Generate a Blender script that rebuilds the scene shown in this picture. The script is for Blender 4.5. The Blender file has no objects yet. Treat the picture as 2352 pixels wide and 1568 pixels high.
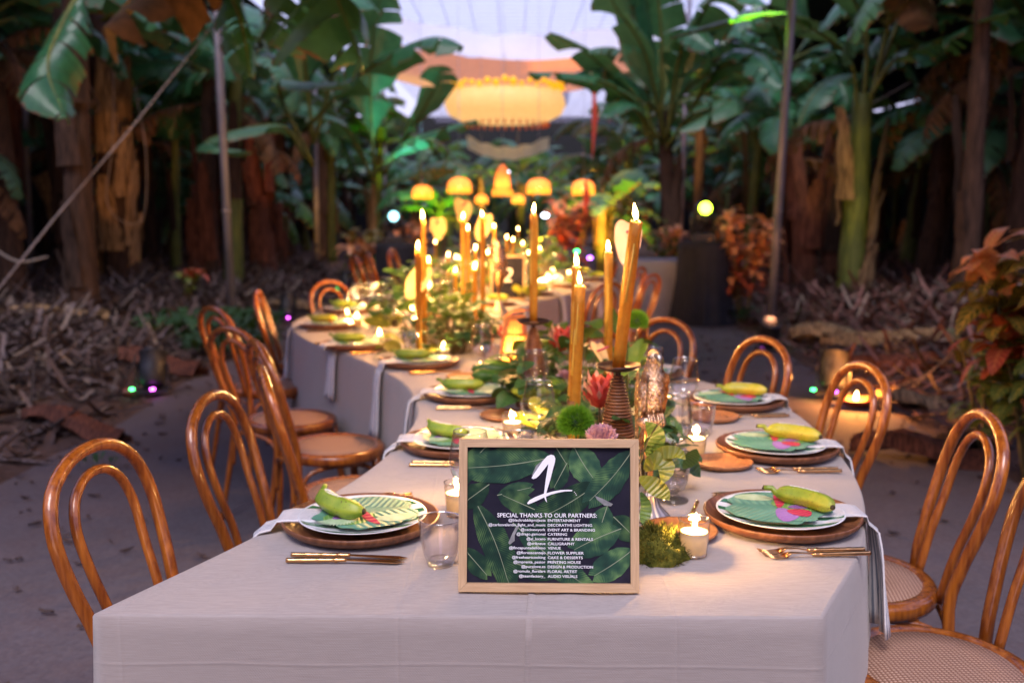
import bpy, bmesh, math, random
from mathutils import Vector, Matrix, noise
PI = math.pi
sc = bpy.context.scene
C = sc.collection
rnd = random.Random(7)

# ------------------------------------------------------------------ camera, sky, sun, exposure
EYE = 1.43
FPX = 2287.0
PITCH = math.atan(314 / FPX)
cam_d = bpy.data.cameras.new('camera')
cam = bpy.data.objects.new('camera', cam_d)
C.objects.link(cam)
cam.location = (0, 0, EYE)
cam.rotation_euler = (PI / 2 - PITCH, 0, 0)
cam_d.lens = 35.0
cam_d.sensor_width = 36.0
cam_d.clip_end = 600
cam_d.clip_start = 0.05
cam_d.dof.use_dof = True
cam_d.dof.focus_distance = 1.76
cam_d.dof.aperture_fstop = 3.2
sc.camera = cam

w = bpy.data.worlds.new('World')
sc.world = w
w.use_nodes = True
nt = w.node_tree
nt.nodes.clear()
out = nt.nodes.new('ShaderNodeOutputWorld')
sky = nt.nodes.new('ShaderNodeTexSky')
sky.sky_type = 'NISHITA'
sky.sun_disc = False
sky.sun_elevation = math.radians(3)
sky.sun_rotation = math.radians(168)
bg1 = nt.nodes.new('ShaderNodeBackground')
bg1.inputs['Strength'].default_value = 0.05
bg2 = nt.nodes.new('ShaderNodeBackground')          # even veil of dusk cloud
bg2.inputs['Color'].default_value = (0.57, 0.57, 1.06, 1)
bg2.inputs['Strength'].default_value = 0.60
add = nt.nodes.new('ShaderNodeAddShader')
nt.links.new(sky.outputs[0], bg1.inputs['Color'])
nt.links.new(bg1.outputs[0], add.inputs[0])
nt.links.new(bg2.outputs[0], add.inputs[1])
nt.links.new(add.outputs[0], out.inputs['Surface'])

sun_d = bpy.data.lights.new('sun', 'SUN')
sun_d.energy = 1.55
sun_d.angle = math.radians(24)
sun_d.color = (1.0, 0.90, 0.94)
sun = bpy.data.objects.new('sun', sun_d)
C.objects.link(sun)
sun.rotation_euler = (math.radians(35), 0, math.radians(-6))

sc.render.engine = 'CYCLES'
sc.view_settings.view_transform = 'Standard'
sc.view_settings.look = 'None'
sc.view_settings.exposure = 0.95
sc.view_settings.gamma = 1.0
sc.view_settings.use_curve_mapping = False
sc.cycles.use_denoising = True
sc.cycles.max_bounces = 10
sc.cycles.diffuse_bounces = 4
sc.cycles.glossy_bounces = 4
sc.cycles.transmission_bounces = 8
sc.cycles.transparent_max_bounces = 16
sc.cycles.sample_clamp_indirect = 4.0
sc.cycles.caustics_reflective = False
sc.cycles.caustics_refractive = False


def P(X, Y, z):
    """World point at height z seen at pixel (X, Y) of a 2352 px wide print (survey of the photo)."""
    x = (X - 1176) / FPX
    y = -(Y - 784) / FPX
    d = (x, math.cos(PITCH) + y * math.sin(PITCH), -math.sin(PITCH) + y * math.cos(PITCH))
    t = (z - EYE) / d[2]
    return Vector((x * t, d[1] * t, z))


def Q(X, Y, dep):
    """World point at forward distance dep (m along +Y) seen at pixel (X, Y)."""
    x = (X - 1176) / FPX
    y = -(Y - 784) / FPX
    d = (x, math.cos(PITCH) + y * math.sin(PITCH), -math.sin(PITCH) + y * math.cos(PITCH))
    t = dep / d[1]
    return Vector((x * t, dep, EYE + d[2] * t))


# ------------------------------------------------------------------ materials
MATS = {}


class NT:
    def __init__(s, name):
        s.m = bpy.data.materials.new(name)
        s.m.use_nodes = True
        s.t = s.m.node_tree
        s.t.nodes.clear()
        s.out = s.n('OutputMaterial')

    def n(s, kind, **kw):
        nd = s.t.nodes.new('ShaderNode' + kind)
        for k, v in kw.items():
            if k.startswith('i_'):
                nd.inputs[k[2:].replace('_', ' ')].default_value = v
            else:
                setattr(nd, k, v)
        return nd

    def l(s, a, b):
        s.t.links.new(a, b)

    def coord(s, which='Object', scale=(1, 1, 1)):
        tc = s.n('TexCoord')
        mp = s.n('Mapping')
        mp.inputs['Scale'].default_value = scale
        s.l(tc.outputs[which], mp.inputs['Vector'])
        return mp.outputs[0]

    def noise(s, vec, scale, detail=4, rough=0.55):
        nd = s.n('TexNoise')
        nd.inputs['Scale'].default_value = scale
        nd.inputs['Detail'].default_value = detail
        nd.inputs['Roughness'].default_value = rough
        s.l(vec, nd.inputs['Vector'])
        return nd.outputs['Fac']

    def ramp(s, fac, stops):
        nd = s.n('ValToRGB')
        e = nd.color_ramp.elements
        while len(e) < len(stops):
            e.new(0.5)
        for k, (p, c) in enumerate(stops):
            e[k].position = p
            e[k].color = (*c, 1)
        s.l(fac, nd.inputs[0])
        return nd.outputs[0]

    def mix(s, fac, a, b, blend='MIX'):
        nd = s.n('MixRGB', blend_type=blend)
        for k, v in ((0, fac), (1, a), (2, b)):
            if isinstance(v, (int, float)):
                nd.inputs[k].default_value = v
            elif isinstance(v, tuple):
                nd.inputs[k].default_value = (*v, 1)
            else:
                s.l(v, nd.inputs[k])
        return nd.outputs[0]

    def math(s, op, a, b=0.0):
        nd = s.n('Math', operation=op)
        for k, v in ((0, a), (1, b)):
            if isinstance(v, (int, float)):
                nd.inputs[k].default_value = v
            else:
                s.l(v, nd.inputs[k])
        return nd.outputs[0]

    def bump(s, h, strength=0.3, dist=0.01):
        nd = s.n('Bump')
        nd.inputs['Strength'].default_value = strength
        nd.inputs['Distance'].default_value = dist
        s.l(h, nd.inputs['Height'])
        return nd.outputs[0]

    def pbr(s, col, rough=0.6, metal=0.0, spec=0.5, bump=None, coat=0.0, sheen=0.0):
        nd = s.n('BsdfPrincipled')
        for k, v in (('Base Color', col), ('Roughness', rough)):
            if isinstance(v, tuple):
                nd.inputs[k].default_value = (*v, 1)
            elif isinstance(v, (int, float)):
                nd.inputs[k].default_value = v
            else:
                s.l(v, nd.inputs[k])
        nd.inputs['Metallic'].default_value = metal
        nd.inputs['Specular IOR Level'].default_value = spec
        nd.inputs['Coat Weight'].default_value = coat
        nd.inputs['Coat Roughness'].default_value = 0.12
        nd.inputs['Sheen Weight'].default_value = sheen
        if bump is not None:
            s.l(bump, nd.inputs['Normal'])
        return nd.outputs[0]

    def mixsh(s, fac, a, b):
        nd = s.n('MixShader')
        if isinstance(fac, (int, float)):
            nd.inputs[0].default_value = fac
        else:
            s.l(fac, nd.inputs[0])
        s.l(a, nd.inputs[1])
        s.l(b, nd.inputs[2])
        return nd.outputs[0]

    def done(s, sh):
        s.l(sh, s.out.inputs['Surface'])
        return s.m


def speckle(name, c1, c2, scale=8, rough=0.6, spec=0.4, bump=0.2, bscale=None, coord='Object', stretch=(1, 1, 1), metal=0, coat=0, sheen=0, rand=0.0):
    t = NT(name)
    v = t.coord(coord, stretch)
    f = t.noise(v, scale)
    col = t.ramp(f, [(0.32, c1), (0.68, c2)])
    if rand:
        oi = t.n('ObjectInfo')
        k = t.math('MULTIPLY_ADD', oi.outputs['Random'], rand)
        k.node.inputs[2].default_value = 1 - rand / 2
        hs = t.n('HueSaturation')
        t.l(k, hs.inputs['Value'])
        t.l(col, hs.inputs['Color'])
        col = hs.outputs[0]
    b = t.bump(t.noise(v, bscale or scale * 4), bump, 0.01) if bump else None
    m = t.done(t.pbr(col, rough, metal, spec, b, coat, sheen))
    MATS[name] = m
    return m


def leafy(name, c1, c2, vein=None, freq=60, trans=0.3, rough=0.4, edge=None, spec=0.5, rand=0.35, net=False):
    """Leaf: uv.x runs 0 at the midrib to 1 at the margin, uv.y along the blade."""
    t = NT(name)
    uv = t.n('UVMap')
    sp = t.n('SeparateXYZ')
    t.l(uv.outputs[0], sp.inputs[0])
    u, v = sp.outputs[0], sp.outputs[1]
    ov = t.coord('Object')
    f = t.noise(ov, 9, 3)
    col = t.ramp(f, [(0.3, c1), (0.7, c2)])
    ph = t.math('MULTIPLY', v, freq)
    if net:
        ph = t.math('ADD', ph, t.math('MULTIPLY', u, -freq * 0.16))
    wv = t.math('SINE', ph)
    if vein:
        k = t.math('GREATER_THAN', wv, 0.72)
        mid = t.math('LESS_THAN', u, 0.10)
        k = t.math('MAXIMUM', k, mid) if net else t.math('MULTIPLY', k, 0.35)
        col = t.mix(k, col, vein)
    if edge:
        k = t.math('GREATER_THAN', t.math('ADD', u, t.math('MULTIPLY', t.noise(ov, 14, 3), 0.45)), 1.19)
        col = t.mix(k, col, edge)
    if rand:
        oi = t.n('ObjectInfo')
        hs = t.n('HueSaturation')
        kk = t.math('ADD', t.math('MULTIPLY', oi.outputs['Random'], rand), 1 - rand / 2)
        t.l(kk, hs.inputs['Value'])
        t.l(col, hs.inputs['Color'])
        col = hs.outputs[0]
    bm = t.bump(wv, 0.25, 0.004)
    sh = t.pbr(col, rough, 0, spec, bm)
    if trans:
        tr = t.n('BsdfTranslucent')
        t.l(t.mix(0.35, col, (0.25, 0.35, 0.04)), tr.inputs['Color'])
        sh = t.mixsh(trans, sh, tr.outputs[0])
    MATS[name] = t.done(sh)
    return MATS[name]


def emit(name, col, strength):
    t = NT(name)
    e = t.n('Emission')
    e.inputs[0].default_value = (*col, 1)
    e.inputs[1].default_value = strength
    MATS[name] = t.done(e.outputs[0])
    return MATS[name]


def translucent(name, col, fac=0.6, glow=None, rough=0.5):
    t = NT(name)
    v = t.coord('Object')
    c = t.ramp(t.noise(v, 20), [(0.3, tuple(x * 0.85 for x in col)), (0.7, col)])
    sh = t.pbr(c, rough)
    tr = t.n('BsdfTranslucent')
    t.l(c, tr.inputs[0])
    sh = t.mixsh(fac, sh, tr.outputs[0])
    if glow:
        e = t.n('Emission')
        e.inputs[0].default_value = (*glow[0], 1)
        e.inputs[1].default_value = glow[1]
        a = t.n('AddShader')
        t.l(sh, a.inputs[0])
        t.l(e.outputs[0], a.inputs[1])
        sh = a.outputs[0]
    MATS[name] = t.done(sh)
    return MATS[name]


def mk_glass(name, tint=(0.97, 0.97, 1.0)):
    t = NT(name)
    fr = t.n('LayerWeight')
    fr.inputs[0].default_value = 0.5
    tp = t.n('BsdfTransparent')
    tp.inputs[0].default_value = (*tint, 1)
    gl = t.n('BsdfGlossy')
    gl.inputs['Roughness'].default_value = 0.03
    f = t.math('ADD', t.math('MULTIPLY', t.math('POWER', fr.outputs['Facing'], 1.9), 0.85), 0.085)
    MATS[name] = t.done(t.mixsh(f, tp.outputs[0], gl.outputs[0]))


mk_glass('glass')
t = NT('glass_rim')
tp = t.n('BsdfTransparent')
gl = t.n('BsdfGlossy')
gl.inputs['Roughness'].default_value = 0.12
MATS['glass_rim'] = t.done(t.mixsh(0.55, tp.outputs[0], gl.outputs[0]))
mk_glass('glass_warm', (1.0, 0.96, 0.9))
t = NT('glass_solid')
g = t.n('BsdfGlass')
g.inputs['Roughness'].default_value = 0.0
g.inputs['IOR'].default_value = 1.45
tp = t.n('BsdfTransparent')
MATS['glass_solid'] = t.done(t.mixsh(0.5, tp.outputs[0], g.outputs[0]))

# cloth: weave
t = NT('linen')
v = t.coord('Object')
n1 = t.noise(v, 1.7, 3)
wv1 = t.n('TexWave', wave_type='BANDS', bands_direction='DIAGONAL')
wv1.inputs['Scale'].default_value = 230
wv1.inputs['Distortion'].default_value = 1.5
t.l(v, wv1.inputs['Vector'])
thr = t.noise(t.coord('Object', (4, 40, 260)), 6, 4, 0.7)
col = t.mix(0.5, t.ramp(n1, [(0.3, (0.35, 0.30, 0.268)), (0.7, (0.40, 0.345, 0.31))]), t.ramp(thr, [(0.3, (0.27, 0.225, 0.195)), (0.7, (0.47, 0.41, 0.37))]))
nn = t.noise(t.coord('Object', (1.0, 3.2, 1.0)), 2.6, 3, 0.5)
spx = t.n('SeparateXYZ')
wob = t.n('VectorMath', operation='ADD')
t.l(v, wob.inputs[0])
nz = t.n('TexNoise')
nz.inputs['Scale'].default_value = 1.3
t.l(v, nz.inputs['Vector'])
scl = t.n('VectorMath', operation='SCALE')
scl.inputs['Scale'].default_value = 0.05
t.l(nz.outputs['Color'], scl.inputs[0])
t.l(scl.outputs[0], wob.inputs[1])
t.l(wob.outputs[0], spx.inputs[0])


def crease(sock, period, ph):                     # pressed fold lines of the ironed cloth
    c_ = t.math('ABSOLUTE', t.math('SINE', t.math('ADD', t.math('MULTIPLY', sock, PI / period), ph)))
    return t.math('MAXIMUM', t.math('SUBTRACT', 0.035, c_), 0.0)


crs = t.math('ADD', crease(spx.outputs[0], 0.47, 1.1), crease(spx.outputs[1], 0.58, 0.6))
crs = t.math('ADD', crs, crease(spx.outputs[2], 0.40, 0.9))
hh = t.math('ADD', t.math('ADD', t.math('MULTIPLY', wv1.outputs['Fac'], 0.05), t.math('MULTIPLY', nn, 0.8)), t.math('MULTIPLY', crs, 2.2))
MATS['linen'] = t.done(t.pbr(col, 0.85, 0, 0.2, t.bump(hh, 0.40, 0.03), 0, 0.25))

# napkin: white with fine grey-blue stripes along the strip (uv.x across)
t = NT('napkin')
uv = t.n('UVMap')
sp = t.n('SeparateXYZ')
t.l(uv.outputs[0], sp.inputs[0])
k = t.math('GREATER_THAN', t.math('SINE', t.math('MULTIPLY', sp.outputs[0], 2 * PI * 10)), 0.3)
col = t.mix(k, (0.72, 0.70, 0.68), (0.20, 0.23, 0.28))
MATS['napkin'] = t.done(t.pbr(col, 0.85, 0, 0.2, t.bump(t.noise(t.coord('Object'), 40), 0.2, 0.004), 0, 0.2))

# plate: white with broad green stripes
t = NT('plate')
v = t.coord('Object')
sp = t.n('SeparateXYZ')
t.l(v, sp.inputs[0])
k = t.math('GREATER_THAN', t.math('SINE', t.math('MULTIPLY', sp.outputs[1], 2 * PI / 0.052)), 0.12)
rr = t.math('LESS_THAN', t.math('SQRT', t.math('ADD', t.math('POWER', sp.outputs[0], 2), t.math('POWER', sp.outputs[1], 2))), 0.131)
k = t.math('MULTIPLY', k, rr)
col = t.mix(k, (0.80, 0.80, 0.80), (0.03, 0.16, 0.06))
MATS['plate'] = t.done(t.pbr(col, 0.18, 0, 0.5, None, 0.3))


def wood(name, c1, c2, stretch=(1, 12, 12), scale=6, rough=0.4, coat=0.0, rand=0.25, spec=0.5):
    return speckle(name, c1, c2, scale, rough, spec, 0.12, scale * 3, 'Object', stretch, 0, coat, 0, rand)


wood('charger_wood', (0.10, 0.032, 0.012), (0.25, 0.10, 0.042), (2, 14, 2), 7, 0.42)
wood('bread_wood', (0.22, 0.085, 0.032), (0.36, 0.16, 0.065), (2, 14, 2), 8, 0.4)
wood('frame_wood', (0.46, 0.29, 0.15), (0.60, 0.40, 0.22), (3, 60, 60), 5, 0.55, 0, 0)
wood('frame_wood_v', (0.46, 0.29, 0.15), (0.60, 0.40, 0.22), (60, 60, 3), 5, 0.55, 0, 0)
wood('bentwood', (0.15, 0.032, 0.004), (0.40, 0.118, 0.013), (14, 14, 1.2), 4.5, 0.26, 0.45, 0.5)
wood('bark', (0.009, 0.006, 0.005), (0.070, 0.040, 0.028), (9, 9, 0.6), 6, 0.9, 0, 0.5, 0.2)
wood('bark_red', (0.020, 0.007, 0.006), (0.17, 0.065, 0.040), (9, 9, 0.6), 6, 0.9, 0, 0.5, 0.2)
wood('bark_straw', (0.035, 0.020, 0.011), (0.34, 0.22, 0.11), (9, 9, 0.6), 5, 0.9, 0, 0.4, 0.2)
wood('stem_green', (0.030, 0.045, 0.010), (0.11, 0.13, 0.025), (5, 5, 0.6), 5, 0.6, 0, 0.5, 0.3)
wood('rattan', (0.10, 0.030, 0.008), (0.28, 0.10, 0.028), (4, 4, 30), 9, 0.5, 0.1, 0.2)
wood('lantern_cane', (0.42, 0.13, 0.03), (0.60, 0.24, 0.06), (4, 4, 10), 9, 0.5, 0, 0.2)

t = NT('cane')
v = t.coord('Object')
a1 = t.n('TexWave', wave_type='BANDS', bands_direction='X')
a1.inputs['Scale'].default_value = 34
a2 = t.n('TexWave', wave_type='BANDS', bands_direction='Y')
a2.inputs['Scale'].default_value = 34
for a in (a1, a2):
    a.inputs['Distortion'].default_value = 1.2
    t.l(v, a.inputs['Vector'])
ck = t.math('MULTIPLY', a1.outputs['Fac'], a2.outputs['Fac'])
col = t.ramp(ck, [(0.05, (0.24, 0.12, 0.075)), (0.5, (0.58, 0.37, 0.26))])
MATS['cane'] = t.done(t.pbr(col, 0.6, 0, 0.4, t.bump(ck, 0.6, 0.004)))

speckle('gold', (0.62, 0.32, 0.12), (0.80, 0.46, 0.20), 12, 0.22, 0.5, 0.05, None, 'Object', (1, 1, 1), 1.0)
speckle('old_gold', (0.50, 0.27, 0.13), (0.92, 0.68, 0.44), 60, 0.27, 0.5, 0.5, 170, 'Object', (1, 1, 1), 1.0)
speckle('pewter', (0.42, 0.33, 0.24), (0.6, 0.5, 0.4), 12, 0.35, 0.5, 0.1, None, 'Object', (1, 1, 1), 1.0)
speckle('bronze', (0.06, 0.035, 0.03), (0.14, 0.08, 0.06), 20, 0.3, 0.5, 0.1, None, 'Object', (1, 1, 1), 0.8)
speckle('black_metal', (0.012, 0.012, 0.016), (0.03, 0.03, 0.036), 12, 0.45)
speckle('black_cloth', (0.008, 0.008, 0.012), (0.018, 0.018, 0.026), 5, 0.85)
speckle('grey_cloth', (0.26, 0.25, 0.29), (0.33, 0.31, 0.35), 4, 0.85)
speckle('zinc', (0.13, 0.13, 0.16), (0.23, 0.22, 0.27), 6, 0.5, 0.5, 0.1, None, 'Object', (1, 1, 0.3), 0.35)
speckle('terracotta', (0.22, 0.05, 0.03), (0.34, 0.09, 0.05), 14, 0.6)
speckle('pot_pink', (0.40, 0.24, 0.20), (0.52, 0.33, 0.28), 6, 0.7)
speckle('banana_green', (0.16, 0.24, 0.022), (0.36, 0.42, 0.05), 11, 0.36, 0.5, 0.08, 40, 'Object', (1, 1, 1), 0, 0.1, 0, 0.3)
speckle('banana_yellow', (0.36, 0.34, 0.03), (0.62, 0.48, 0.05), 11, 0.4, 0.5, 0.08, 40, 'Object', (1, 1, 1), 0, 0.1, 0, 0.3)
speckle('banana_unripe', (0.035, 0.11, 0.016), (0.14, 0.24, 0.03), 9, 0.36, 0.5, 0.1, 40, 'Object', (1, 1, 1), 0, 0.1, 0, 0.3)
speckle('banana_tip', (0.02, 0.013, 0.008), (0.12, 0.09, 0.03), 60, 0.8)
speckle('wax_white', (0.8, 0.76, 0.68), (0.85, 0.82, 0.75), 6, 0.4)
t = NT('wax_gold')
v = t.coord('Object')
n1 = t.noise(v, 60, 3)
vo = t.n('TexVoronoi')
vo.inputs['Scale'].default_value = 260
t.l(t.coord('Object', (1, 1, 0.6)), vo.inputs['Vector'])
sh = t.pbr(t.ramp(n1, [(0.3, (0.26, 0.14, 0.012)), (0.7, (0.42, 0.25, 0.022))]), 0.42, 0.15, 0.5, t.bump(vo.outputs['Distance'], 0.7, 0.003))
tr = t.n('BsdfTranslucent')
tr.inputs[0].default_value = (0.85, 0.42, 0.05, 1)
MATS['wax_gold'] = t.done(t.mixsh(0.42, sh, tr.outputs[0]))
translucent('wax_votive', (0.92, 0.84, 0.68), 0.72)
emit('flame', (1.0, 0.54, 0.15), 55.0)
emit('led_green', (0.05, 1.0, 0.18), 9.0)
emit('led_magenta', (0.85, 0.10, 1.0), 9.0)
emit('led_violet', (0.45, 0.12, 1.0), 7.0)
emit('led_lime', (0.62, 1.0, 0.03), 12.0)
emit('led_cyan', (0.35, 0.85, 0.95), 3.0)
emit('led_white', (0.70, 0.78, 1.0), 9.0)
emit('bulb', (1.0, 0.66, 0.26), 16.0)
translucent('shade', (0.80, 0.32, 0.09), 0.55, ((1.0, 0.26, 0.03), 0.20))
translucent('shade_pale', (0.84, 0.42, 0.15), 0.55, ((1.0, 0.30, 0.05), 0.22))
translucent('fringe', (0.80, 0.45, 0.10), 0.5, ((1.0, 0.36, 0.02), 0.26))
translucent('big_shade', (0.88, 0.70, 0.34), 0.5, ((1.0, 0.56, 0.15), 0.26))
translucent('big_fringe', (0.85, 0.60, 0.08), 0.5, ((1.0, 0.46, 0.0), 0.30))
translucent('drape_salmon', (0.92, 0.40, 0.20), 0.62)
translucent('drape_white', (0.86, 0.86, 0.88), 0.72)
translucent('drape_cream', (0.86, 0.72, 0.36), 0.66)
translucent('drape_grey', (0.40, 0.40, 0.50), 0.55)
translucent('drape_red', (0.72, 0.10, 0.06), 0.55)
translucent('litter_a', (0.125, 0.095, 0.095), 0.15, None, 0.8)
translucent('litter_b', (0.065, 0.040, 0.035), 0.1, None, 0.85)
translucent('litter_c', (0.20, 0.155, 0.125), 0.2, None, 0.8)
translucent('litter_d', (0.026, 0.016, 0.013), 0.1, None, 0.85)
translucent('litter_a_warmlit', (0.18, 0.085, 0.070), 0.15, None, 0.8)  # right bank only: its warm light put into a pinker litter colour
translucent('litter_b_warmlit', (0.085, 0.038, 0.031), 0.1, None, 0.85)  # right bank only: redder brown, warm light put into the colour
leafy('banana_leaf', (0.017, 0.10, 0.042), (0.042, 0.165, 0.068), (0.07, 0.20, 0.10), 420, 0.24, 0.28, (0.13, 0.055, 0.018))
leafy('banana_leaf_pale', (0.035, 0.12, 0.06), (0.07, 0.19, 0.09), (0.10, 0.22, 0.12), 420, 0.28, 0.40, (0.16, 0.07, 0.02))
leafy('banana_leaf_dry', (0.05, 0.022, 0.010), (0.15, 0.072, 0.030), (0.12, 0.06, 0.025), 300, 0.2, 0.8, None, 0.3)
leafy('table_leaf', (0.018, 0.06, 0.018), (0.045, 0.125, 0.03), (0.08, 0.17, 0.05), 60, 0.25, 0.34, None, 0.5, 0.5)
leafy('table_leaf_light', (0.04, 0.10, 0.014), (0.11, 0.19, 0.024), (0.16, 0.23, 0.05), 60, 0.3, 0.4, None, 0.5, 0.5)
leafy('branch_leaf', (0.12, 0.16, 0.015), (0.32, 0.30, 0.03), (0.38, 0.36, 0.08), 55, 0.35, 0.36, None, 0.5, 0.5)
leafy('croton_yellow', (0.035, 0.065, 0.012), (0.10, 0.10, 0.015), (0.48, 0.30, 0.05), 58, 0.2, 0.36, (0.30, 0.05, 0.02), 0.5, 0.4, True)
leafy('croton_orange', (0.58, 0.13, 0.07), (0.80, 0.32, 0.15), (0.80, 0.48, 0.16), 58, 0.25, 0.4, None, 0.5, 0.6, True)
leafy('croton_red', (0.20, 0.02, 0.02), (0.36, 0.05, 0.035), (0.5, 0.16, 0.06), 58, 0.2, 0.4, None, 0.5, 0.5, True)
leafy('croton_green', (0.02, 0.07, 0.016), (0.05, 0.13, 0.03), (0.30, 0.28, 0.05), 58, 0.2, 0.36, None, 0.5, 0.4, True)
leafy('weed', (0.014, 0.045, 0.014), (0.03, 0.085, 0.022), None, 60, 0.2, 0.5)
translucent('anthurium_cream', (0.82, 0.62, 0.30), 0.35, None, 0.3)
translucent('anthurium_pink', (0.82, 0.55, 0.42), 0.35, None, 0.3)
translucent('carnation', (0.74, 0.46, 0.54), 0.35)
translucent('protea', (0.62, 0.075, 0.045), 0.25)
translucent('protea_pale', (0.78, 0.42, 0.28), 0.25)
translucent('dianthus', (0.15, 0.36, 0.016), 0.3)
translucent('petal_yellow', (0.75, 0.50, 0.08), 0.3)
speckle('spadix', (0.30, 0.03, 0.08), (0.45, 0.08, 0.12), 30, 0.5)
speckle('moss', (0.035, 0.05, 0.008), (0.16, 0.15, 0.02), 40, 0.95, 0.2, 0.6, 150)
speckle('twig', (0.06, 0.05, 0.02), (0.16, 0.12, 0.04), 20, 0.7)
speckle('bamboo_stick', (0.15, 0.13, 0.13), (0.26, 0.22, 0.22), 14, 0.6)
speckle('hose', (0.20, 0.17, 0.15), (0.28, 0.24, 0.2), 6, 0.6)
speckle('light_block_black', (0.012, 0.014, 0.014), (0.02, 0.022, 0.022), 6, 0.8)
speckle('wire', (0.30, 0.30, 0.40), (0.36, 0.36, 0.46), 6, 0.6)
speckle('text_white', (0.84, 0.84, 0.86), (0.88, 0.88, 0.9), 5, 0.5, 0.3, 0)
speckle('poster_dark', (0.010, 0.010, 0.020), (0.024, 0.022, 0.036), 14, 0.6, 0.1, 0)
speckle('paper_grey', (0.16, 0.17, 0.17), (0.30, 0.30, 0.29), 60, 0.5, 0.3, 0)

# printed leaves of the poster: uv.x across (0 midrib, 1 margin), uv.y along
t = NT('poster_leaf')
uv = t.n('UVMap')
sp = t.n('SeparateXYZ')
t.l(uv.outputs[0], sp.inputs[0])
u, v = sp.outputs[0], sp.outputs[1]
oi = t.n('ObjectInfo')
rn = oi.outputs['Random']
wob = t.noise(t.coord('Object'), 60, 2)
ph = t.math('ADD', t.math('MULTIPLY', v, 210), t.math('ADD', t.math('MULTIPLY', u, -14), t.math('MULTIPLY', wob, 8)))
st = t.math('MULTIPLY', t.math('ADD', t.math('SINE', ph), 1.0), 0.5)
big = t.noise(t.coord('Object', (1, 1, 1)), 26, 2)
lum = t.math('MULTIPLY', big, t.math('ADD', t.math('MULTIPLY', st, 0.22), 0.78))
col = t.ramp(lum, [(0.20, (0.010, 0.022, 0.020)), (0.45, (0.018, 0.055, 0.034)), (0.66, (0.12, 0.22, 0.075))])
hs = t.n('HueSaturation')
t.l(t.math('ADD', t.math('MULTIPLY', rn, 0.8), 0.7), hs.inputs['Value'])
t.l(col, hs.inputs['Color'])
MATS['poster_leaf'] = t.done(t.pbr(hs.outputs[0], 0.6, 0, 0.1))
speckle('poster_rib', (0.20, 0.25, 0.15), (0.30, 0.34, 0.22), 30, 0.5, 0.3, 0)

# card on the plates
leafy('card_green', (0.05, 0.19, 0.125), (0.18, 0.39, 0.27), (0.20, 0.45, 0.30), 70, 0.0, 0.45, None, 0.4, 0)
leafy('card_lime', (0.10, 0.26, 0.05), (0.25, 0.43, 0.11), (0.38, 0.55, 0.22), 70, 0.0, 0.45, None, 0.4, 0)
leafy('card_purple', (0.16, 0.05, 0.26), (0.40, 0.20, 0.52), (0.50, 0.32, 0.60), 50, 0.0, 0.45, None, 0.4, 0)
leafy('card_red', (0.42, 0.012, 0.06), (0.60, 0.03, 0.12), (0.7, 0.2, 0.1), 30, 0.0, 0.45, None, 0.4, 0)
speckle('card_edge', (0.55, 0.62, 0.55), (0.7, 0.74, 0.7), 30, 0.5, 0.3, 0)
speckle('card_pale', (0.35, 0.50, 0.26), (0.55, 0.66, 0.42), 60, 0.5, 0.3, 0)

# banana skins: green shading to yellow, fine brown flecks and a few bruises
for nm_, ca, cb, cc in (('banana_green', (0.10, 0.20, 0.015), (0.26, 0.35, 0.03), (0.46, 0.46, 0.05)), ('banana_yellow', (0.17, 0.23, 0.018), (0.34, 0.33, 0.028), (0.50, 0.42, 0.05)), ('banana_unripe', (0.02, 0.085, 0.010), (0.06, 0.15, 0.018), (0.17, 0.25, 0.03))):
    t = NT(nm_)
    v = t.coord('Object')
    big = t.noise(v, 13, 3)
    col = t.ramp(big, [(0.30, ca), (0.52, cb), (0.74, cc)])
    fl = t.math('GREATER_THAN', t.noise(v, 210, 2), 0.66)
    col = t.mix(t.math('MULTIPLY', fl, 0.75), col, (0.10, 0.055, 0.015))
    br = t.math('GREATER_THAN', t.noise(t.coord('Object', (1, 3, 3)), 34, 3), 0.665)
    col = t.mix(t.math('MULTIPLY', br, 0.7), col, (0.09, 0.05, 0.015))
    oi = t.n('ObjectInfo')
    hs = t.n('HueSaturation')
    t.l(t.math('ADD', t.math('MULTIPLY', oi.outputs['Random'], 0.3), 0.85), hs.inputs['Value'])
    t.l(col, hs.inputs['Color'])
    MATS[nm_] = t.done(t.pbr(hs.outputs[0], 0.42, 0, 0.4, t.bump(t.noise(v, 60), 0.12, 0.004)))

# ground
t = NT('soil')
v = t.coord('Object')
n1, n2 = t.noise(v, 0.9, 5, 0.6), t.noise(v, 14, 5, 0.65)
col = t.mix(0.5, t.ramp(n1, [(0.3, (0.050, 0.030, 0.026)), (0.7, (0.105, 0.064, 0.052))]), t.ramp(n2, [(0.3, (0.030, 0.018, 0.015)), (0.7, (0.15, 0.095, 0.075))]))
MATS['soil'] = t.done(t.pbr(col, 0.95, 0, 0.2, t.bump(n2, 0.9, 0.05)))
t = NT('paving')
n1, n2, n3 = t.noise(v := t.coord('Object'), 0.8, 5, 0.6), t.noise(v, 45, 4, 0.7), t.noise(v, 5, 4, 0.7)
c1 = t.ramp(n1, [(0.3, (0.055, 0.043, 0.060)), (0.7, (0.150, 0.116, 0.150))])
c2 = t.ramp(n2, [(0.35, (0.030, 0.026, 0.030)), (0.65, (0.150, 0.132, 0.142))])
c3 = t.ramp(n3, [(0.45, (0.082, 0.076, 0.080)), (0.75, (0.085, 0.056, 0.046))])
col = t.mix(0.42, t.mix(0.45, c1, c2), c3)
MATS['paving'] = t.done(t.pbr(col, 0.85, 0, 0.3, t.bump(n2, 0.5, 0.01)))

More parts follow.
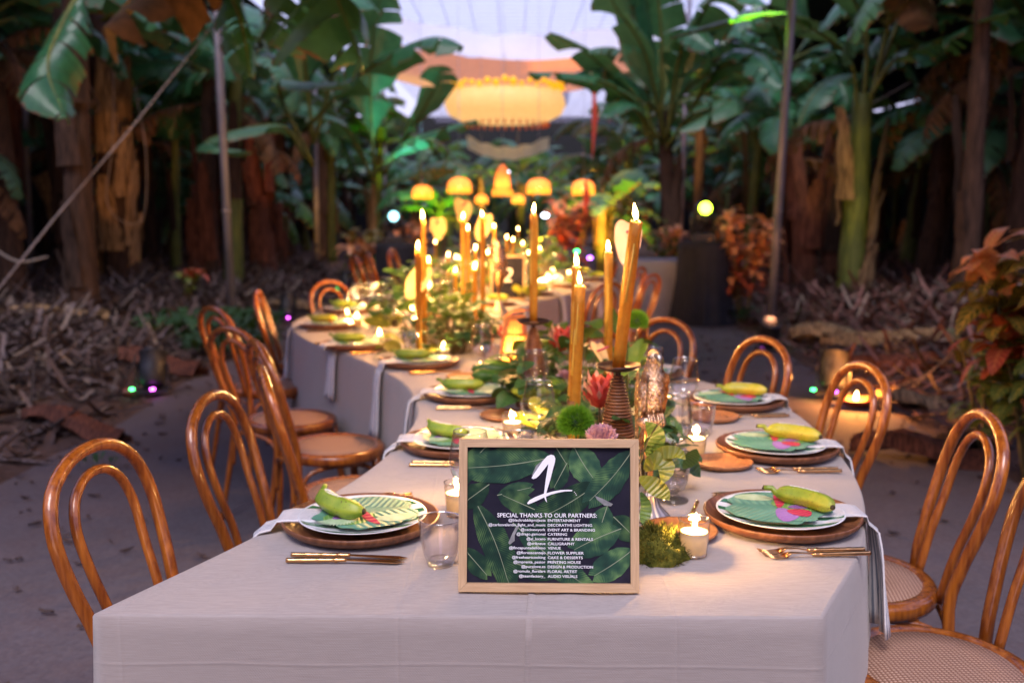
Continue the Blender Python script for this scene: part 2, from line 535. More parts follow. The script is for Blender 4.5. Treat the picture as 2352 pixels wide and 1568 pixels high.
ORD = ['first', 'second', 'third', 'fourth', 'fifth', 'sixth', 'seventh', 'eighth', 'ninth', 'tenth', 'eleventh', 'twelfth', 'thirteenth', 'fourteenth', 'fifteenth', 'sixteenth', 'seventeenth', 'eighteenth', 'nineteenth', 'twentieth']


# ------------------------------------------------------------------ geometry helpers
class G:
    """Collects vertices, faces and optional per-vertex uv, then builds ONE mesh."""

    def __init__(s):
        s.v, s.f, s.uv, s.mi = [], [], {}, []

    def add(s, vs, fs, uvs=None):
        o = len(s.v)
        s.v += [tuple(p) for p in vs]
        s.f += [tuple(i + o for i in f) for f in fs]
        if uvs:
            for k, q in enumerate(uvs):
                s.uv[o + k] = q
        return o

    def tube(s, path, rad, seg=8, cap=True, flat=1.0, lob=0.0):
        path = [Vector(p) for p in path]
        n = len(path)
        if not hasattr(rad, '__len__'):
            rad = [rad] * n
        vs, fs, uvs = [], [], []
        up = Vector((0, 0, 1))
        t0 = (path[1] - path[0]).normalized()
        if abs(t0.z) > 0.95:
            up = Vector((1, 0, 0))
        a = t0.cross(up).normalized()
        for i in range(n):
            tn = (path[min(i + 1, n - 1)] - path[max(i - 1, 0)]).normalized()
            a = (a - tn * a.dot(tn)).normalized()
            b = tn.cross(a)
            for k in range(seg):
                th = 2 * PI * k / seg
                vs.append(path[i] + (a * math.cos(th) + b * math.sin(th) * flat) * rad[i] * (1 + lob * math.cos(5 * th)))
                uvs.append((k / seg, i / (n - 1)))
        for i in range(n - 1):
            for k in range(seg):
                k2 = (k + 1) % seg
                fs.append((i * seg + k, i * seg + k2, (i + 1) * seg + k2, (i + 1) * seg + k))
        if cap:
            fs.append(tuple(range(seg))[::-1])
            fs.append(tuple((n - 1) * seg + k for k in range(seg)))
        s.add(vs, fs, uvs)
        return s

    def lathe(s, prof, seg=24, c=(0, 0, 0), sx=1.0, sy=1.0, wob=None):
        """prof: (r, z) pairs, bottom to top; r = 0 closes an end."""
        vs, fs, rows = [], [], []
        for (r, z) in prof:
            if r <= 1e-6:
                rows.append([len(vs)])
                vs.append((c[0], c[1], c[2] + z))
            else:
                row = []
                for k in range(seg):
                    th = 2 * PI * k / seg
                    q = wob(th, z) if wob else 1.0
                    row.append(len(vs))
                    vs.append((c[0] + r * q * sx * math.cos(th), c[1] + r * q * sy * math.sin(th), c[2] + z))
                rows.append(row)
        for a, b in zip(rows, rows[1:]):
            if len(a) == 1 and len(b) == 1:
                continue
            for k in range(seg):
                k2 = (k + 1) % seg
                if len(a) == 1:
                    fs.append((a[0], b[k2], b[k]))
                elif len(b) == 1:
                    fs.append((a[k], a[k2], b[0]))
                else:
                    fs.append((a[k], a[k2], b[k2], b[k]))
        s.add(vs, fs)
        return s

    def box(s, c, d, rot=None):
        m = rot or Matrix()
        vs = [Vector(c) + m @ Vector((x * d[0] / 2, y * d[1] / 2, z * d[2] / 2)) for x in (-1, 1) for y in (-1, 1) for z in (-1, 1)]
        s.add(vs, [(0, 1, 3, 2), (4, 6, 7, 5), (0, 4, 5, 1), (2, 3, 7, 6), (0, 2, 6, 4), (1, 5, 7, 3)])
        return s

    def blade(s, path, width, fold=0.0, sides=2, prof=None, wave=0.0, seed=0, up=(0, 0, 1)):
        """Leaf blade along a path: width profile, fold makes a V; uv.x 0 at the rib, 1 at the margin."""
        r = random.Random(seed)
        path = [Vector(p) for p in path]
        n = len(path)
        vs, uvs, fs = [], [], []
        for i in range(n):
            q = i / (n - 1)
            wd = width * (prof(q) if prof else max(0.02, math.sin(PI * min(1, q * 0.97 + 0.03)) ** 0.75))
            tn = (path[min(i + 1, n - 1)] - path[max(i - 1, 0)]).normalized()
            sd = tn.cross(Vector(up))
            if sd.length < 0.05:
                sd = tn.cross(Vector((1, 0, 0)))
            sd.normalize()
            nm = sd.cross(tn)
            wv = wave * (r.random() - 0.5)
            wv2 = wave * (r.random() - 0.5)
            vs += [path[i] - sd * wd + nm * (fold * wd + wv), path[i] - sd * wd * 0.5 + nm * (fold * wd * 0.62), path[i],
                   path[i] + sd * wd * 0.5 + nm * (fold * wd * 0.62), path[i] + sd * wd + nm * (fold * wd + wv2)]
            uvs += [(1, q), (0.5, q), (0, q), (0.5, q), (1, q)]
        for i in range(n - 1):
            for k in range(4):
                a = i * 5 + k
                fs.append((a, a + 1, a + 6, a + 5))
        s.add(vs, fs, uvs)
        return s

    def mesh(s, name, mat, smooth=True):
        me = bpy.data.meshes.new(name)
        me.from_pydata(s.v, [], s.f)
        if s.uv:
            ul = me.uv_layers.new(name='UVMap')
            for lp in me.loops:
                ul.data[lp.index].uv = s.uv.get(lp.vertex_index, (0, 0))
        if mat:
            me.materials.append(MATS[mat])
        if smooth:
            for p in me.polygons:
                p.use_smooth = True
        me.update()
        return me

    def build(s, name, mat, parent=None, loc=(0, 0, 0), smooth=True, sharp=False):
        o = bpy.data.objects.new(name, s.mesh(name, mat, smooth))
        C.objects.link(o)
        o.location = loc
        o.parent = parent
        if sharp:
            flatten(o)
        return o


def flatten(o, ang=35):
    me = o.data
    bm = bmesh.new()
    bm.from_mesh(me)
    for e in bm.edges:
        if len(e.link_faces) == 2 and e.calc_face_angle(0) > math.radians(ang):
            e.smooth = False
    bm.to_mesh(me)
    bm.free()


def put(me, name, parent=None, loc=(0, 0, 0), rot=(0, 0, 0), scale=1.0):
    o = bpy.data.objects.new(name, me)
    C.objects.link(o)
    o.parent = parent
    o.location = loc
    o.rotation_euler = rot
    o.scale = (scale,) * 3 if not hasattr(scale, '__len__') else scale
    return o


def tag(o, label=None, cat=None, group=None, kind=None):
    for k, v in (('label', label), ('category', cat), ('group', group), ('kind', kind)):
        if v:
            o[k] = v
    return o


def thing(name, label, cat, loc=(0, 0, 0), rz=0.0, group=None):
    o = bpy.data.objects.new(name, None)
    C.objects.link(o)
    o.empty_display_size = 0.1
    o.location = loc
    o.rotation_euler = (0, 0, rz)
    return tag(o, label, cat, group)


KIDS = {}


def copy_tree(o, parent=None):
    c = o.copy()
    C.objects.link(c)
    c.parent = parent
    for ch in list(o.children):
        copy_tree(ch, c)
    return c


PROTO = {}


def inst(key, maker, label, cat, loc, rz=0.0, group=None, scale=None):
    """First call builds the thing, later calls copy it with all its parts."""
    if key not in PROTO:
        PROTO[key] = o = maker()
    else:
        o = copy_tree(PROTO[key])
    o.location = loc
    o.rotation_euler = (0, 0, rz)
    if scale:
        o.scale = (scale,) * 3
    elif key in PROTO:
        o.scale = (1, 1, 1)
    for k in ('label', 'category', 'group'):
        if k in o:
            del o[k]
    return tag(o, label, cat, group)


def structure(o):
    o['kind'] = 'structure'
    return o


def lamp(parent, loc, power, col=(1.0, 0.55, 0.2), rad=0.012):
    d = bpy.data.lights.new('flame_light', 'POINT')
    d.energy = power
    d.color = col
    d.shadow_soft_size = rad
    o = bpy.data.objects.new('flame_light', d)
    C.objects.link(o)
    o.parent = parent
    o.location = loc
    return o


def spot(parent, loc, target, power, col, size=40, rad=0.05, blend=0.5):
    d = bpy.data.lights.new('spot_beam', 'SPOT')
    d.energy = power
    d.color = col
    d.spot_size = math.radians(size)
    d.spot_blend = blend
    d.shadow_soft_size = rad
    o = bpy.data.objects.new('spot_beam', d)
    C.objects.link(o)
    o.parent = parent
    o.location = loc
    v = Vector(target) - Vector(loc)
    o.rotation_euler = v.to_track_quat('-Z', 'Y').to_euler()
    return o


def bez(pts, n):
    """Catmull-Rom through the points, n samples."""
    pts = [Vector(p) for p in pts]
    ext = [pts[0] * 2 - pts[1]] + pts + [pts[-1] * 2 - pts[-2]]
    res = []
    m = len(pts) - 1
    for k in range(n):
        q = k / (n - 1) * m
        i = min(int(q), m - 1)
        t = q - i
        p0, p1, p2, p3 = ext[i:i + 4]
        res.append(0.5 * ((2 * p1) + (p2 - p0) * t + (2 * p0 - 5 * p1 + 4 * p2 - p3) * t * t + (3 * p1 - p0 - 3 * p2 + p3) * t ** 3))
    return res


# ------------------------------------------------------------------ ground, path, roof, walls
def hill(x, y):
    a = abs(x)
    q = min(1, max(0, (a - 2.75) / 1.9))
    q = q * q * (3 - 2 * q)
    return q * (0.26 + 0.10 * noise.noise(Vector((x * 0.5, y * 0.4, 3)))) + 0.035 * min(1, max(0, a - 2.6) * 3) * noise.noise(Vector((x * 2.1, y * 2.1, 0)))


g = G()
xs = [-160, -60, -25] + [-14 + 0.25 * k for k in range(113)] + [25, 60, 160]
ys = [-60, -20, -6] + [-2 + 0.25 * k for k in range(121)] + [34, 45, 70, 160, 400]
for y in ys:
    for x in xs:
        g.v.append((x, y, hill(x, y)))
nx = len(xs)
for j in range(len(ys) - 1):
    for i in range(nx - 1):
        a = j * nx + i
        g.f.append((a, a + 1, a + nx + 1, a + nx))
structure(g.build('ground', 'soil'))

g = G()
N = 160
for k in range(N):
    y = -4 + k * 0.25
    for s in (-1, 1):
        e = 2.62 + 0.10 * noise.noise(Vector((s * 9, y * 0.7, 0))) + 0.05 * noise.noise(Vector((s * 9, y * 3.1, 4)))
        g.v += [(s * e, y, 0.006), (s * 1.2, y, 0.006)] if s < 0 else [(s * 1.2, y, 0.006), (s * e, y, 0.006)]
for k in range(N - 1):
    for q in range(3):
        a = k * 4 + q
        g.f.append((a, a + 1, a + 5, a + 4))
structure(g.build('path', 'paving'))

# greenhouse posts and roof wires, plus dark walls added to block low sky light
g = G()
for s in (-1, 1):
    g.box((s * 15, 19, 2.6), (0.03, 50, 5.2))
    g.box((s * 8.8, -6, 2.6), (12.4, 0.03, 5.2))  # unseen end wall halves, added to cut light from behind the camera
g.box((0, 44, 2.6), (30, 0.03, 5.2))
structure(g.build('light_block_wall', 'light_block_black', smooth=False))
g = G()
for k in range(14):
    x = -3.2 + 6.4 * k / 13
    g.tube([(x, -2, 4.9), (x, 44, 4.9)], 0.008, 3, False)
for k in range(110):
    y = 4 + k * 0.36
    g.tube([(-3.2, y, 4.91), (3.2, y, 4.91)], 0.008, 3, False)
structure(g.build('roof_netting', 'wire'))
# roof sheets added over the planted strips either side to darken them
for s in (-1, 1):
    g = G()
    g.box((s * 10.0, 26, 5.3), (10.0, 36, 0.02))
    structure(g.build('light_block_roof', 'light_block_black', smooth=False))


g = G()
g.box((0, 6.7, 4.1), (6.6, 10.4, 0.02))  # unseen roof sheet added over the aisle to darken the far table
structure(g.build('light_block_roof', 'light_block_black', smooth=False))


def pole(x, y, z0, lean, label, rad=0.047):
    t = thing('roof_pole', label, 'pole', (x, y, z0), 0, 'greenhouse roof poles')
    G().tube([(0, 0, -0.2), (lean * 0.5, 0, 2.4), (lean, 0, 5.0)], rad, 12).build('pole_tube', 'zinc', t)
    G().tube([(lean * 0.27, 0, 1.28), (lean * 0.272, 0, 1.31)], rad * 1.12, 12).build('tie_band', 'bamboo_stick', t)
    G().lathe([(rad * 2.2, -0.1), (rad * 2.2, 0.02), (rad * 1.2, 0.05), (0, 0.05)], 12).build('base_collar', 'soil', t)
    return t


pole(-3.28, 11.6, 0.06, -0.06, 'grey metal roof pole, tallest on the left beside the path')
pole(-3.72, 19.0, 0.1, 0.06, 'grey metal roof pole, second along the left side of the path')
pole(-3.4, 27.0, 0.1, 0.0, 'thin grey roof pole far along the left side behind leaves')
pole(2.95, 11.3, 0.06, 0.16, 'grey metal roof pole standing beside the orange croton on the right')
pole(3.12, 18.6, 0.1, 0.08, 'grey metal roof pole, second along the right side of the path')
pole(2.35, 24.5, 0.0, 0.02, 'grey metal roof pole, third along the right, near the hanging lamps', 0.05)
pole(-8.2, 17.0, 0.25, 0.10, 'thin bluish pole among dim trunks at far left', 0.045)

# ------------------------------------------------------------------ banana plants
def leaf_parts(path, wd, seed, tears=16, gap=0.10, sag=0.35, vfold=0.15):
    """A torn banana blade along path (starting after the petiole). Returns G."""
    r = random.Random(seed)
    n = len(path) - 1
    path = [Vector(p) for p in path]

    def at(q):
        q = min(0.9999, max(0, q)) * n
        i = int(q)
        return path[i].lerp(path[i + 1], q - i)

    def tan(q):
        return (at(min(1, q + 0.03)) - at(max(0, q - 0.03))).normalized()
    g = G()
    for sd in (-1, 1):
        q = 0.0
        while q < 0.985:
            dq = min(0.995 - q, r.uniform(0.5, 1.6) / tears)
            if r.random() < 0.22:
                dq = min(0.995 - q, dq * 2.2)
            drop = sag * r.uniform(0.55, 1.35)
            gp = gap * dq * r.uniform(0.2, 2.2)
            skew = r.uniform(-0.2, 0.25) * dq
            M = 4
            m = 2 if dq < 0.1 else 3
            vs, uvs, fs = [], [], []
            for a in range(m + 1):
                qa = q + dq * a / m
                for b in range(M + 1):
                    u = b / M
                    qb = qa + u * (skew + (0.5 - a / m) * gp * 2) + 0.05 * u
                    qb = min(1, qb)
                    prof = min(1.0, (0.18 + 4.2 * qa) if qa < 0.2 else 1.0) * (1 if qa < 0.62 else max(0.05, 1 - ((qa - 0.62) / 0.40) ** 2.0))
                    wdt = wd * prof * (1 - 0.06 * (r.random() if b == M else 0))
                    tn = tan(qb)
                    side = tn.cross(Vector((0, 0, 1)))
                    if side.length < 0.15:
                        side = Vector((1, 0, 0))
                    side.normalize()
                    nm = side.cross(tn).normalized()
                    z = vfold * u - drop * u * u * 1.2
                    vs.append(at(qb) + side * sd * wdt * u * (1 - 0.25 * drop * u) + nm * wdt * z + Vector((0, 0, -0.35 * drop * wdt * u * u)))
                    uvs.append((u, qa))
            for a in range(m):
                for b in range(M):
                    i = a * (M + 1) + b
                    fs.append((i, i + 1, i + M + 2, i + M + 1))
            g.add(vs, fs, uvs)
            q += dq
    return g


def arch(L, e0, e1, n=14, twist=0.0, bend=1.5):
    """Path starting at origin towards +Y; elevation goes from e0 to e1 degrees."""
    p = Vector((0, 0, 0))
    res = [p.copy()]
    for k in range(n):
        q = (k + 0.5) / n
        e = math.radians(e0 + (e1 - e0) * q ** bend)
        az = twist * q
        p = p + Vector((math.sin(az) * math.cos(e), math.cos(az) * math.cos(e), math.sin(e))) * (L / n)
        res.append(p.copy())
    return res


LEAFM = []


def leaf_mesh(seed, L=2.1, wd=0.30, e0=55, e1=-45, mat='banana_leaf', tears=18, pet=0.16, gap=0.1, sag=0.35, twist=0.0, dry=False):
    path = arch(L, e0, e1, 16, twist)
    k = max(1, int(16 * pet))
    g = leaf_parts(path[k:], wd, seed, tears, gap, sag)
    bl = g.mesh('leaf', mat)
    g2 = G().tube([p + Vector((0, 0, -0.006)) for p in path], [0.030 * (1 - 0.9 * i / 16) for i in range(17)], 6)
    rb = g2.mesh('midrib', 'stem_green' if not dry else 'bark')
    return bl, rb


r7 = random.Random(11)
for k in range(9):
    LEAFM.append(leaf_mesh(100 + k, r7.uniform(1.9, 2.6), r7.uniform(0.27, 0.36), r7.uniform(35, 75), r7.uniform(-75, -15),
                           'banana_leaf' if k % 3 else 'banana_leaf_pale', r7.choice([8, 14, 22]), 0.16, r7.uniform(0.05, 0.16), r7.uniform(0.2, 0.6), r7.uniform(-0.4, 0.4)))
DRYM = []
for k in range(4):
    DRYM.append(leaf_mesh(200 + k, r7.uniform(1.3, 1.8), 0.17, r7.uniform(-10, 20), -88, 'banana_leaf_dry', 24, 0.1, 0.3, 0.9, 0, True))


def stem_mesh(h, r0, r1, lean, mat, seed, strips=9):
    r = random.Random(seed)
    n = 12
    path = [Vector((lean[0] * (k / n) ** 1.3, lean[1] * (k / n) ** 1.3, h * k / n - 0.1)) for k in range(n + 1)]
    g = G().tube(path, [r0 + (r1 - r0) * (k / n) ** 0.7 + 0.012 * r.uniform(-1, 1) for k in range(n + 1)], 14)
    return g.mesh('trunk', mat), path


def sheath_mesh(r0, L, wd, mat, seed):
    """A curling dry leaf sheath hugging the trunk, local z from 0 to L."""
    r = random.Random(seed)
    g = G()
    n, m = 9, 5
    vs, fs, uvs = [], [], []
    for i in range(n):
        q = i / (n - 1)
        ww = wd * (1 - 0.75 * q ** 2) * r.uniform(0.85, 1.1)
        off = r0 * 1.04 + 0.05 * q ** 3 + 0.02 * r.random()
        for j in range(m):
            a = (j / (m - 1) - 0.5) * 2 * ww / r0
            cu = off + 0.03 * abs(j / (m - 1) - 0.5) * r.random()
            vs.append((cu * math.sin(a), cu * math.cos(a), q * L))
            uvs.append((abs(j / (m - 1) - 0.5) * 2, q))
    for i in range(n - 1):
        for j in range(m - 1):
            a = i * m + j
            fs.append((a, a + 1, a + m + 1, a + m))
    g.add(vs, fs, uvs)
    return g.mesh('dry_sheath', mat)


SHEATHS = {m: [sheath_mesh(0.15, 1.2, 0.10, m, s) for s in range(3)] for m in ('bark', 'bark_red', 'bark_straw')}
STEMS = {}


def banana_plant(x, y, h, label, group=None, seed=0, trunk='bark', r0=0.16, r1=0.09, lean=(0, 0), nleaf=8, ndry=2, sheath='bark', nsheath=5, leafscale=1.0, skip=None, low=False):
    r = random.Random(seed * 31 + 5)
    t = thing('banana_plant', label, 'banana plant', (x, y, hill(x, y) - 0.03), 0, group)
    key = (round(h, 1), r0, r1, lean, trunk)
    if key not in STEMS:
        STEMS[key] = stem_mesh(h, r0, r1, lean, trunk, seed)
    me, path = STEMS[key]
    put(me, 'trunk', t)
    top = path[-1]
    for k in range(nsheath):
        s = r.choice(SHEATHS[sheath])
        o = put(s, 'dry_sheath', t, (lean[0] * 0.25, lean[1] * 0.25, r.uniform(0.0, h * 0.55)), (r.uniform(-0.06, 0.06), r.uniform(-0.06, 0.06), r.uniform(0, 6.28)), (r0 / 0.15 * 0.95, r0 / 0.15 * 0.95, r.uniform(0.6, 1.3)))
    a0 = r.uniform(0, 6.28)
    for k in range(nleaf):
        a = a0 + k * 2.4 + r.uniform(-0.25, 0.25)
        if skip and skip(a):
            continue
        bl, rb = LEAFM[r.randrange(len(LEAFM))]
        s = leafscale * r.uniform(0.85, 1.15)
        o = put(bl, 'leaf', t, top + Vector((0, 0, -0.25 * (k / max(1, nleaf)))), (r.uniform(-0.45, 0.2), r.uniform(-0.15, 0.15), a), s)
        put(rb, 'midrib', o)
    for k in range(ndry):
        a = r.uniform(0, 6.28)
        bl, rb = DRYM[r.randrange(len(DRYM))]
        o = put(bl, 'dry_leaf', t, top * 0.86, (0, 0, a), r.uniform(0.8, 1.2))
        put(rb, 'midrib', o)
    return t


def hero_leaf(parent, pts, wd, seed, mat='banana_leaf', tears=12, gap=0.12, sag=0.35, pet=2):
    """A leaf whose rib passes through the given world points; child of the plant."""
    base = parent.location
    path = [p - base for p in bez(pts, 18)]
    o = leaf_parts(path[pet:], wd, seed, tears, gap, sag).build('leaf', mat, parent)
    G().tube([p + Vector((0, 0, -0.008)) for p in path], [0.034 * (1 - 0.88 * i / 17) for i in range(18)], 6).build('midrib', 'stem_green', o)
    return o


# front-row plants, surveyed trunk by trunk
def px(X, dep):
    return (X - 1176) / FPX * dep


b = banana_plant(px(285, 14.2), 14.2, 3.9, 'thick banana trunk with warm-lit peeling straw bark, left side', None, 1, 'bark', 0.25, 0.14, (-0.25, 0), 7, 3, 'bark_straw', 12)
b = banana_plant(px(612, 17.5), 17.5, 2.7, 'banana plant with ragged reddish trunk just right of the left pole', None, 2, 'bark_red', 0.22, 0.10, (-0.25, 0), 7, 2, 'bark_red', 10)
banana_plant(px(480, 15.5), 15.5, 3.3, 'banana trunk with dark red sheaths left of the tall left pole', None, 3, 'bark', 0.17, 0.10, (0.12, 0), 6, 2, 'bark_red', 7)
banana_plant(px(28, 12.0), 12.0, 3.6, 'dark banana trunk at the left picture edge', None, 4, 'bark', 0.20, 0.12, (-0.1, 0), 7, 3, 'bark_red', 8)
banana_plant(px(405, 16.5), 16.5, 2.6, 'slim green banana sucker between two left trunks', None, 5, 'stem_green', 0.09, 0.05, (0.1, 0), 5, 0, 'bark', 2, 0.8)
banana_plant(px(760, 22), 22, 3.2, 'banana plant behind the second left pole', None, 6, 'stem_green', 0.15, 0.09, (0.1, 0), 8, 1, 'bark_straw', 4)
banana_plant(px(860, 23), 23, 3.0, 'banana plant with broad teal leaves over left side of far table', None, 7, 'stem_green', 0.15, 0.09, (0.2, 0), 9, 1, 'bark_straw', 4)
bR = banana_plant(px(1958, 13.2), 13.2, 2.75, 'banana plant with yellow-green trunk lit from below on the right', None, 8, 'stem_green', 0.23, 0.12, (0.02, 0), 3, 1, 'bark_straw', 6, 1.0, lambda a: True)
banana_plant(px(1850, 14.6), 14.6, 2.3, 'banana trunk with split red-brown sheaths behind the right pole', None, 9, 'bark_red', 0.24, 0.10, (-0.25, 0), 3, 1, 'bark_red', 10, 0.9)
banana_plant(px(1905, 15.5), 15.5, 2.3, 'straight brown banana trunk left of the yellow-green one', None, 10, 'bark_red', 0.17, 0.12, (0.02, 0), 4, 2, 'bark', 5)
banana_plant(px(1715, 16.5), 16.5, 2.6, 'slender green banana trunk just left of the right pole', None, 11, 'stem_green', 0.12, 0.07, (0.15, 0), 6, 1, 'bark_straw', 3)
b10 = banana_plant(px(1545, 15.8), 15.8, 3.0, 'banana plant with brown trunk and wide leaves right of the aisle opening', None, 12, 'bark', 0.14, 0.10, (-0.2, 0), 5, 1, 'bark', 4)
banana_plant(px(2120, 14.5), 14.5, 3.1, 'dark leaning banana trunk right of the yellow-green one', None, 13, 'bark', 0.17, 0.10, (0.45, 0), 7, 3, 'bark', 6)
banana_plant(px(2330, 12.5), 12.5, 3.4, 'dark banana plant at the right picture edge', None, 14, 'bark', 0.20, 0.11, (0.1, 0), 7, 3, 'bark', 6)
banana_plant(px(1450, 25), 25, 3.2, 'banana plant behind the third right pole', None, 15, 'stem_green', 0.15, 0.09, (-0.1, 0), 8, 1, 'bark_straw', 4)
banana_plant(px(960, 27), 27, 2.4, 'low banana plant left of the hanging lamps', None, 16, 'stem_green', 0.13, 0.08, (0, 0), 8, 1, 'bark_straw', 3, 0.8)
banana_plant(px(1370, 29), 29, 2.6, 'low banana plant right of the hanging lamps', None, 17, 'stem_green', 0.13, 0.08, (0, 0), 8, 1, 'bark_straw', 3, 0.8)

# arching leaves that frame the aisle
hl = banana_plant(-4.5, 10.4, 4.4, 'tall banana plant overhanging the upper left, leaves with torn strips', None, 18, 'bark', 0.18, 0.10, (0.1, 0), 6, 2, 'bark', 6, 1.0, lambda a: -1.2 < math.atan2(math.sin(a + PI / 2), math.cos(a + PI / 2)) < 1.2)
hero_leaf(hl, [Q(560, -260, 9.6), Q(690, -130, 9.0), Q(765, -20, 8.6), Q(828, 140, 8.4)], 0.55, 31, 'banana_leaf', 12, 0.3, 0.8)
hero_leaf(hl, [Q(430, -250, 9.6), Q(420, -120, 8.8), Q(330, -20, 8.2), Q(240, 60, 7.8)], 0.36, 32, 'banana_leaf_dry', 6, 0.12, 0.7)
hero_leaf(hl, [Q(480, -180, 9.8), Q(520, -40, 9.4), Q(555, 60, 9.2), Q(575, 175, 9.1)], 0.22, 33, 'banana_leaf', 12, 0.2, 0.9)
hero_leaf(hl, [Q(240, -120, 10), Q(140, 60, 9.5), Q(110, 160, 9.2), Q(150, 270, 9.0)], 0.30, 34, 'banana_leaf', 9, 0.1, 0.7)
hl2 = banana_plant(-4.2, 15.0, 3.4, 'banana plant reaching its leaves over the aisle from the left', None, 19, 'stem_green', 0.16, 0.09, (0.15, 0), 5, 1, 'bark', 5)
hero_leaf(hl2, [Q(700, 300, 14.6), Q(800, 190, 14.0), Q(930, 110, 13.6), Q(1010, 85, 13.2), Q(1062, 105, 13.0)], 0.36, 35, 'banana_leaf', 6, 0.1, 0.5)
hero_leaf(hl2, [Q(720, 330, 14.6), Q(800, 60, 14.4), Q(860, -60, 14.0), Q(900, -120, 14.0)], 0.42, 36, 'banana_leaf', 6, 0.1, 0.3)
hero_leaf(hl2, [Q(880, 400, 16), Q(950, 290, 15.8), Q(1000, 200, 15.6), Q(1015, 150, 15.4)], 0.36, 37, 'banana_leaf', 4, 0.1, 0.2)
hero_leaf(hl2, [Q(850, 410, 16), Q(930, 330, 15.5), Q(1020, 295, 15), Q(1095, 275, 14.6)], 0.22, 38, 'banana_leaf', 6, 0.1, 0.5)
hero_leaf(hl2, [Q(720, 380, 13.2), Q(640, 200, 13.0), Q(700, 190, 12.6), Q(800, 190, 12.2)], 0.20, 39, 'banana_leaf_pale', 7, 0.1, 0.4)
hero_leaf(hl2, [Q(700, 360, 14.0), Q(650, 290, 13.6), Q(540, 300, 13.2), Q(470, 330, 13), Q(580, 350, 12.8)], 0.20, 40, 'banana_leaf_pale', 5, 0.1, 0.4)
hero_leaf(hl2, [Q(860, 420, 16), Q(800, 300, 15.6), Q(730, 260, 15.2), Q(640, 250, 15)], 0.26, 45, 'banana_leaf', 8, 0.1, 0.4)
hero_leaf(hl2, [Q(880, 430, 17), Q(960, 390, 16.6), Q(1030, 370, 16.2), Q(1080, 400, 16)], 0.24, 46, 'banana_leaf_pale', 8, 0.1, 0.5)
hero_leaf(hl, [Q(560, -260, 10), Q(660, -120, 9.8), Q(640, 0, 9.6), Q(600, 90, 9.4)], 0.42, 61, 'banana_leaf', 12, 0.2, 0.8)
hero_leaf(hl2, [Q(720, 330, 14.6), Q(700, 80, 14.2), Q(760, -40, 13.6), Q(860, 20, 13)], 0.46, 62, 'banana_leaf', 7, 0.1, 0.5)
hero_leaf(hl2, [Q(860, 400, 16), Q(850, 190, 15.6), Q(860, 60, 15.2), Q(880, -40, 15)], 0.46, 63, 'banana_leaf', 6, 0.1, 0.3)
hero_leaf(b10, [Q(1520, 330, 15.6), Q(1520, 100, 15.2), Q(1510, -20, 15), Q(1500, -120, 14.8)], 0.46, 64, 'banana_leaf', 6, 0.1, 0.35)
hero_leaf(b10, [Q(1530, 330, 15.6), Q(1600, 60, 15.0), Q(1680, -30, 14.4), Q(1760, 10, 13.8)], 0.44, 65, 'banana_leaf', 8, 0.1, 0.5)
hero_leaf(b10, [Q(1530, 330, 15.6), Q(1480, 120, 15.0), Q(1410, 10, 14.6), Q(1400, -40, 14.3)], 0.32, 66, 'banana_leaf_pale', 6, 0.1, 0.4)
hero_leaf(b10, [Q(1540, 330, 15.6), Q(1660, 140, 15.0), Q(1740, 120, 14.4), Q(1800, 200, 13.8)], 0.34, 67, 'banana_leaf', 9, 0.12, 0.5)
# right of the opening
hero_leaf(b10, [Q(1500, 330, 15.6), Q(1440, 220, 15.2), Q(1360, 130, 14.8), Q(1265, 75, 14.4)], 0.34, 41, 'banana_leaf', 5, 0.08, 0.25)
hero_leaf(b10, [Q(1500, 330, 15.6), Q(1480, 150, 15.4), Q(1450, 0, 15.2), Q(1430, -80, 15)], 0.36, 42, 'banana_leaf', 5, 0.08, 0.3)
hero_leaf(b10, [Q(1520, 330, 15.4), Q(1440, 220, 14.8), Q(1340, 175, 14.4), Q(1215, 165, 14)], 0.26, 43, 'banana_leaf', 7, 0.08, 0.4)
hero_leaf(b10, [Q(1530, 330, 15.4), Q(1560, 130, 15), Q(1600, 60, 14.6), Q(1640, 110, 14.2)], 0.36, 44, 'banana_leaf', 7, 0.08, 0.5)
hero_leaf(b10, [Q(1530, 340, 15.4), Q(1600, 250, 14.8), Q(1680, 230, 14.4), Q(1560, 300, 14)], 0.22, 47, 'banana_leaf_pale', 7, 0.08, 0.5)
hero_leaf(b10, [Q(1500, 340, 15.4), Q(1470, 260, 15), Q(1420, 230, 14.6), Q(1380, 270, 14.2)], 0.26, 48, 'banana_leaf', 6, 0.08, 0.4)
# the yellow-green trunk's own leaves
hero_leaf(bR, [Q(1965, 330, 13.2), Q(1960, 160, 13.0), Q(1890, 80, 12.4), Q(1760, 30, 11.6), Q(1540, 85, 10.8)], 0.24, 51, 'banana_leaf_pale', 9, 0.08, 0.25, 6)
hero_leaf(bR, [Q(1975, 300, 13.2), Q(1990, 80, 13.0), Q(1920, -60, 12.6), Q(1840, -60, 12.2), Q(1860, 70, 12)], 0.26, 52, 'banana_leaf', 7, 0.08, 0.4, 4)
hero_leaf(bR, [Q(1985, 300, 13.2), Q(2040, 60, 13.0), Q(2080, -40, 12.4), Q(2140, 60, 11.8)], 0.36, 53, 'banana_leaf_dry', 7, 0.08, 0.5, 5)
hero_leaf(bR, [Q(1985, 260, 13.2), Q(2100, -20, 13.0), Q(2230, -40, 12.2), Q(2352, 90, 11.6)], 0.34, 54, 'banana_leaf', 10, 0.12, 0.5, 4)
hero_leaf(bR, [Q(1980, 250, 13.2), Q(2060, 130, 12.8), Q(2170, 90, 12.0), Q(2330, 20, 11.2)], 0.28, 55, 'banana_leaf', 12, 0.15, 0.4, 4)

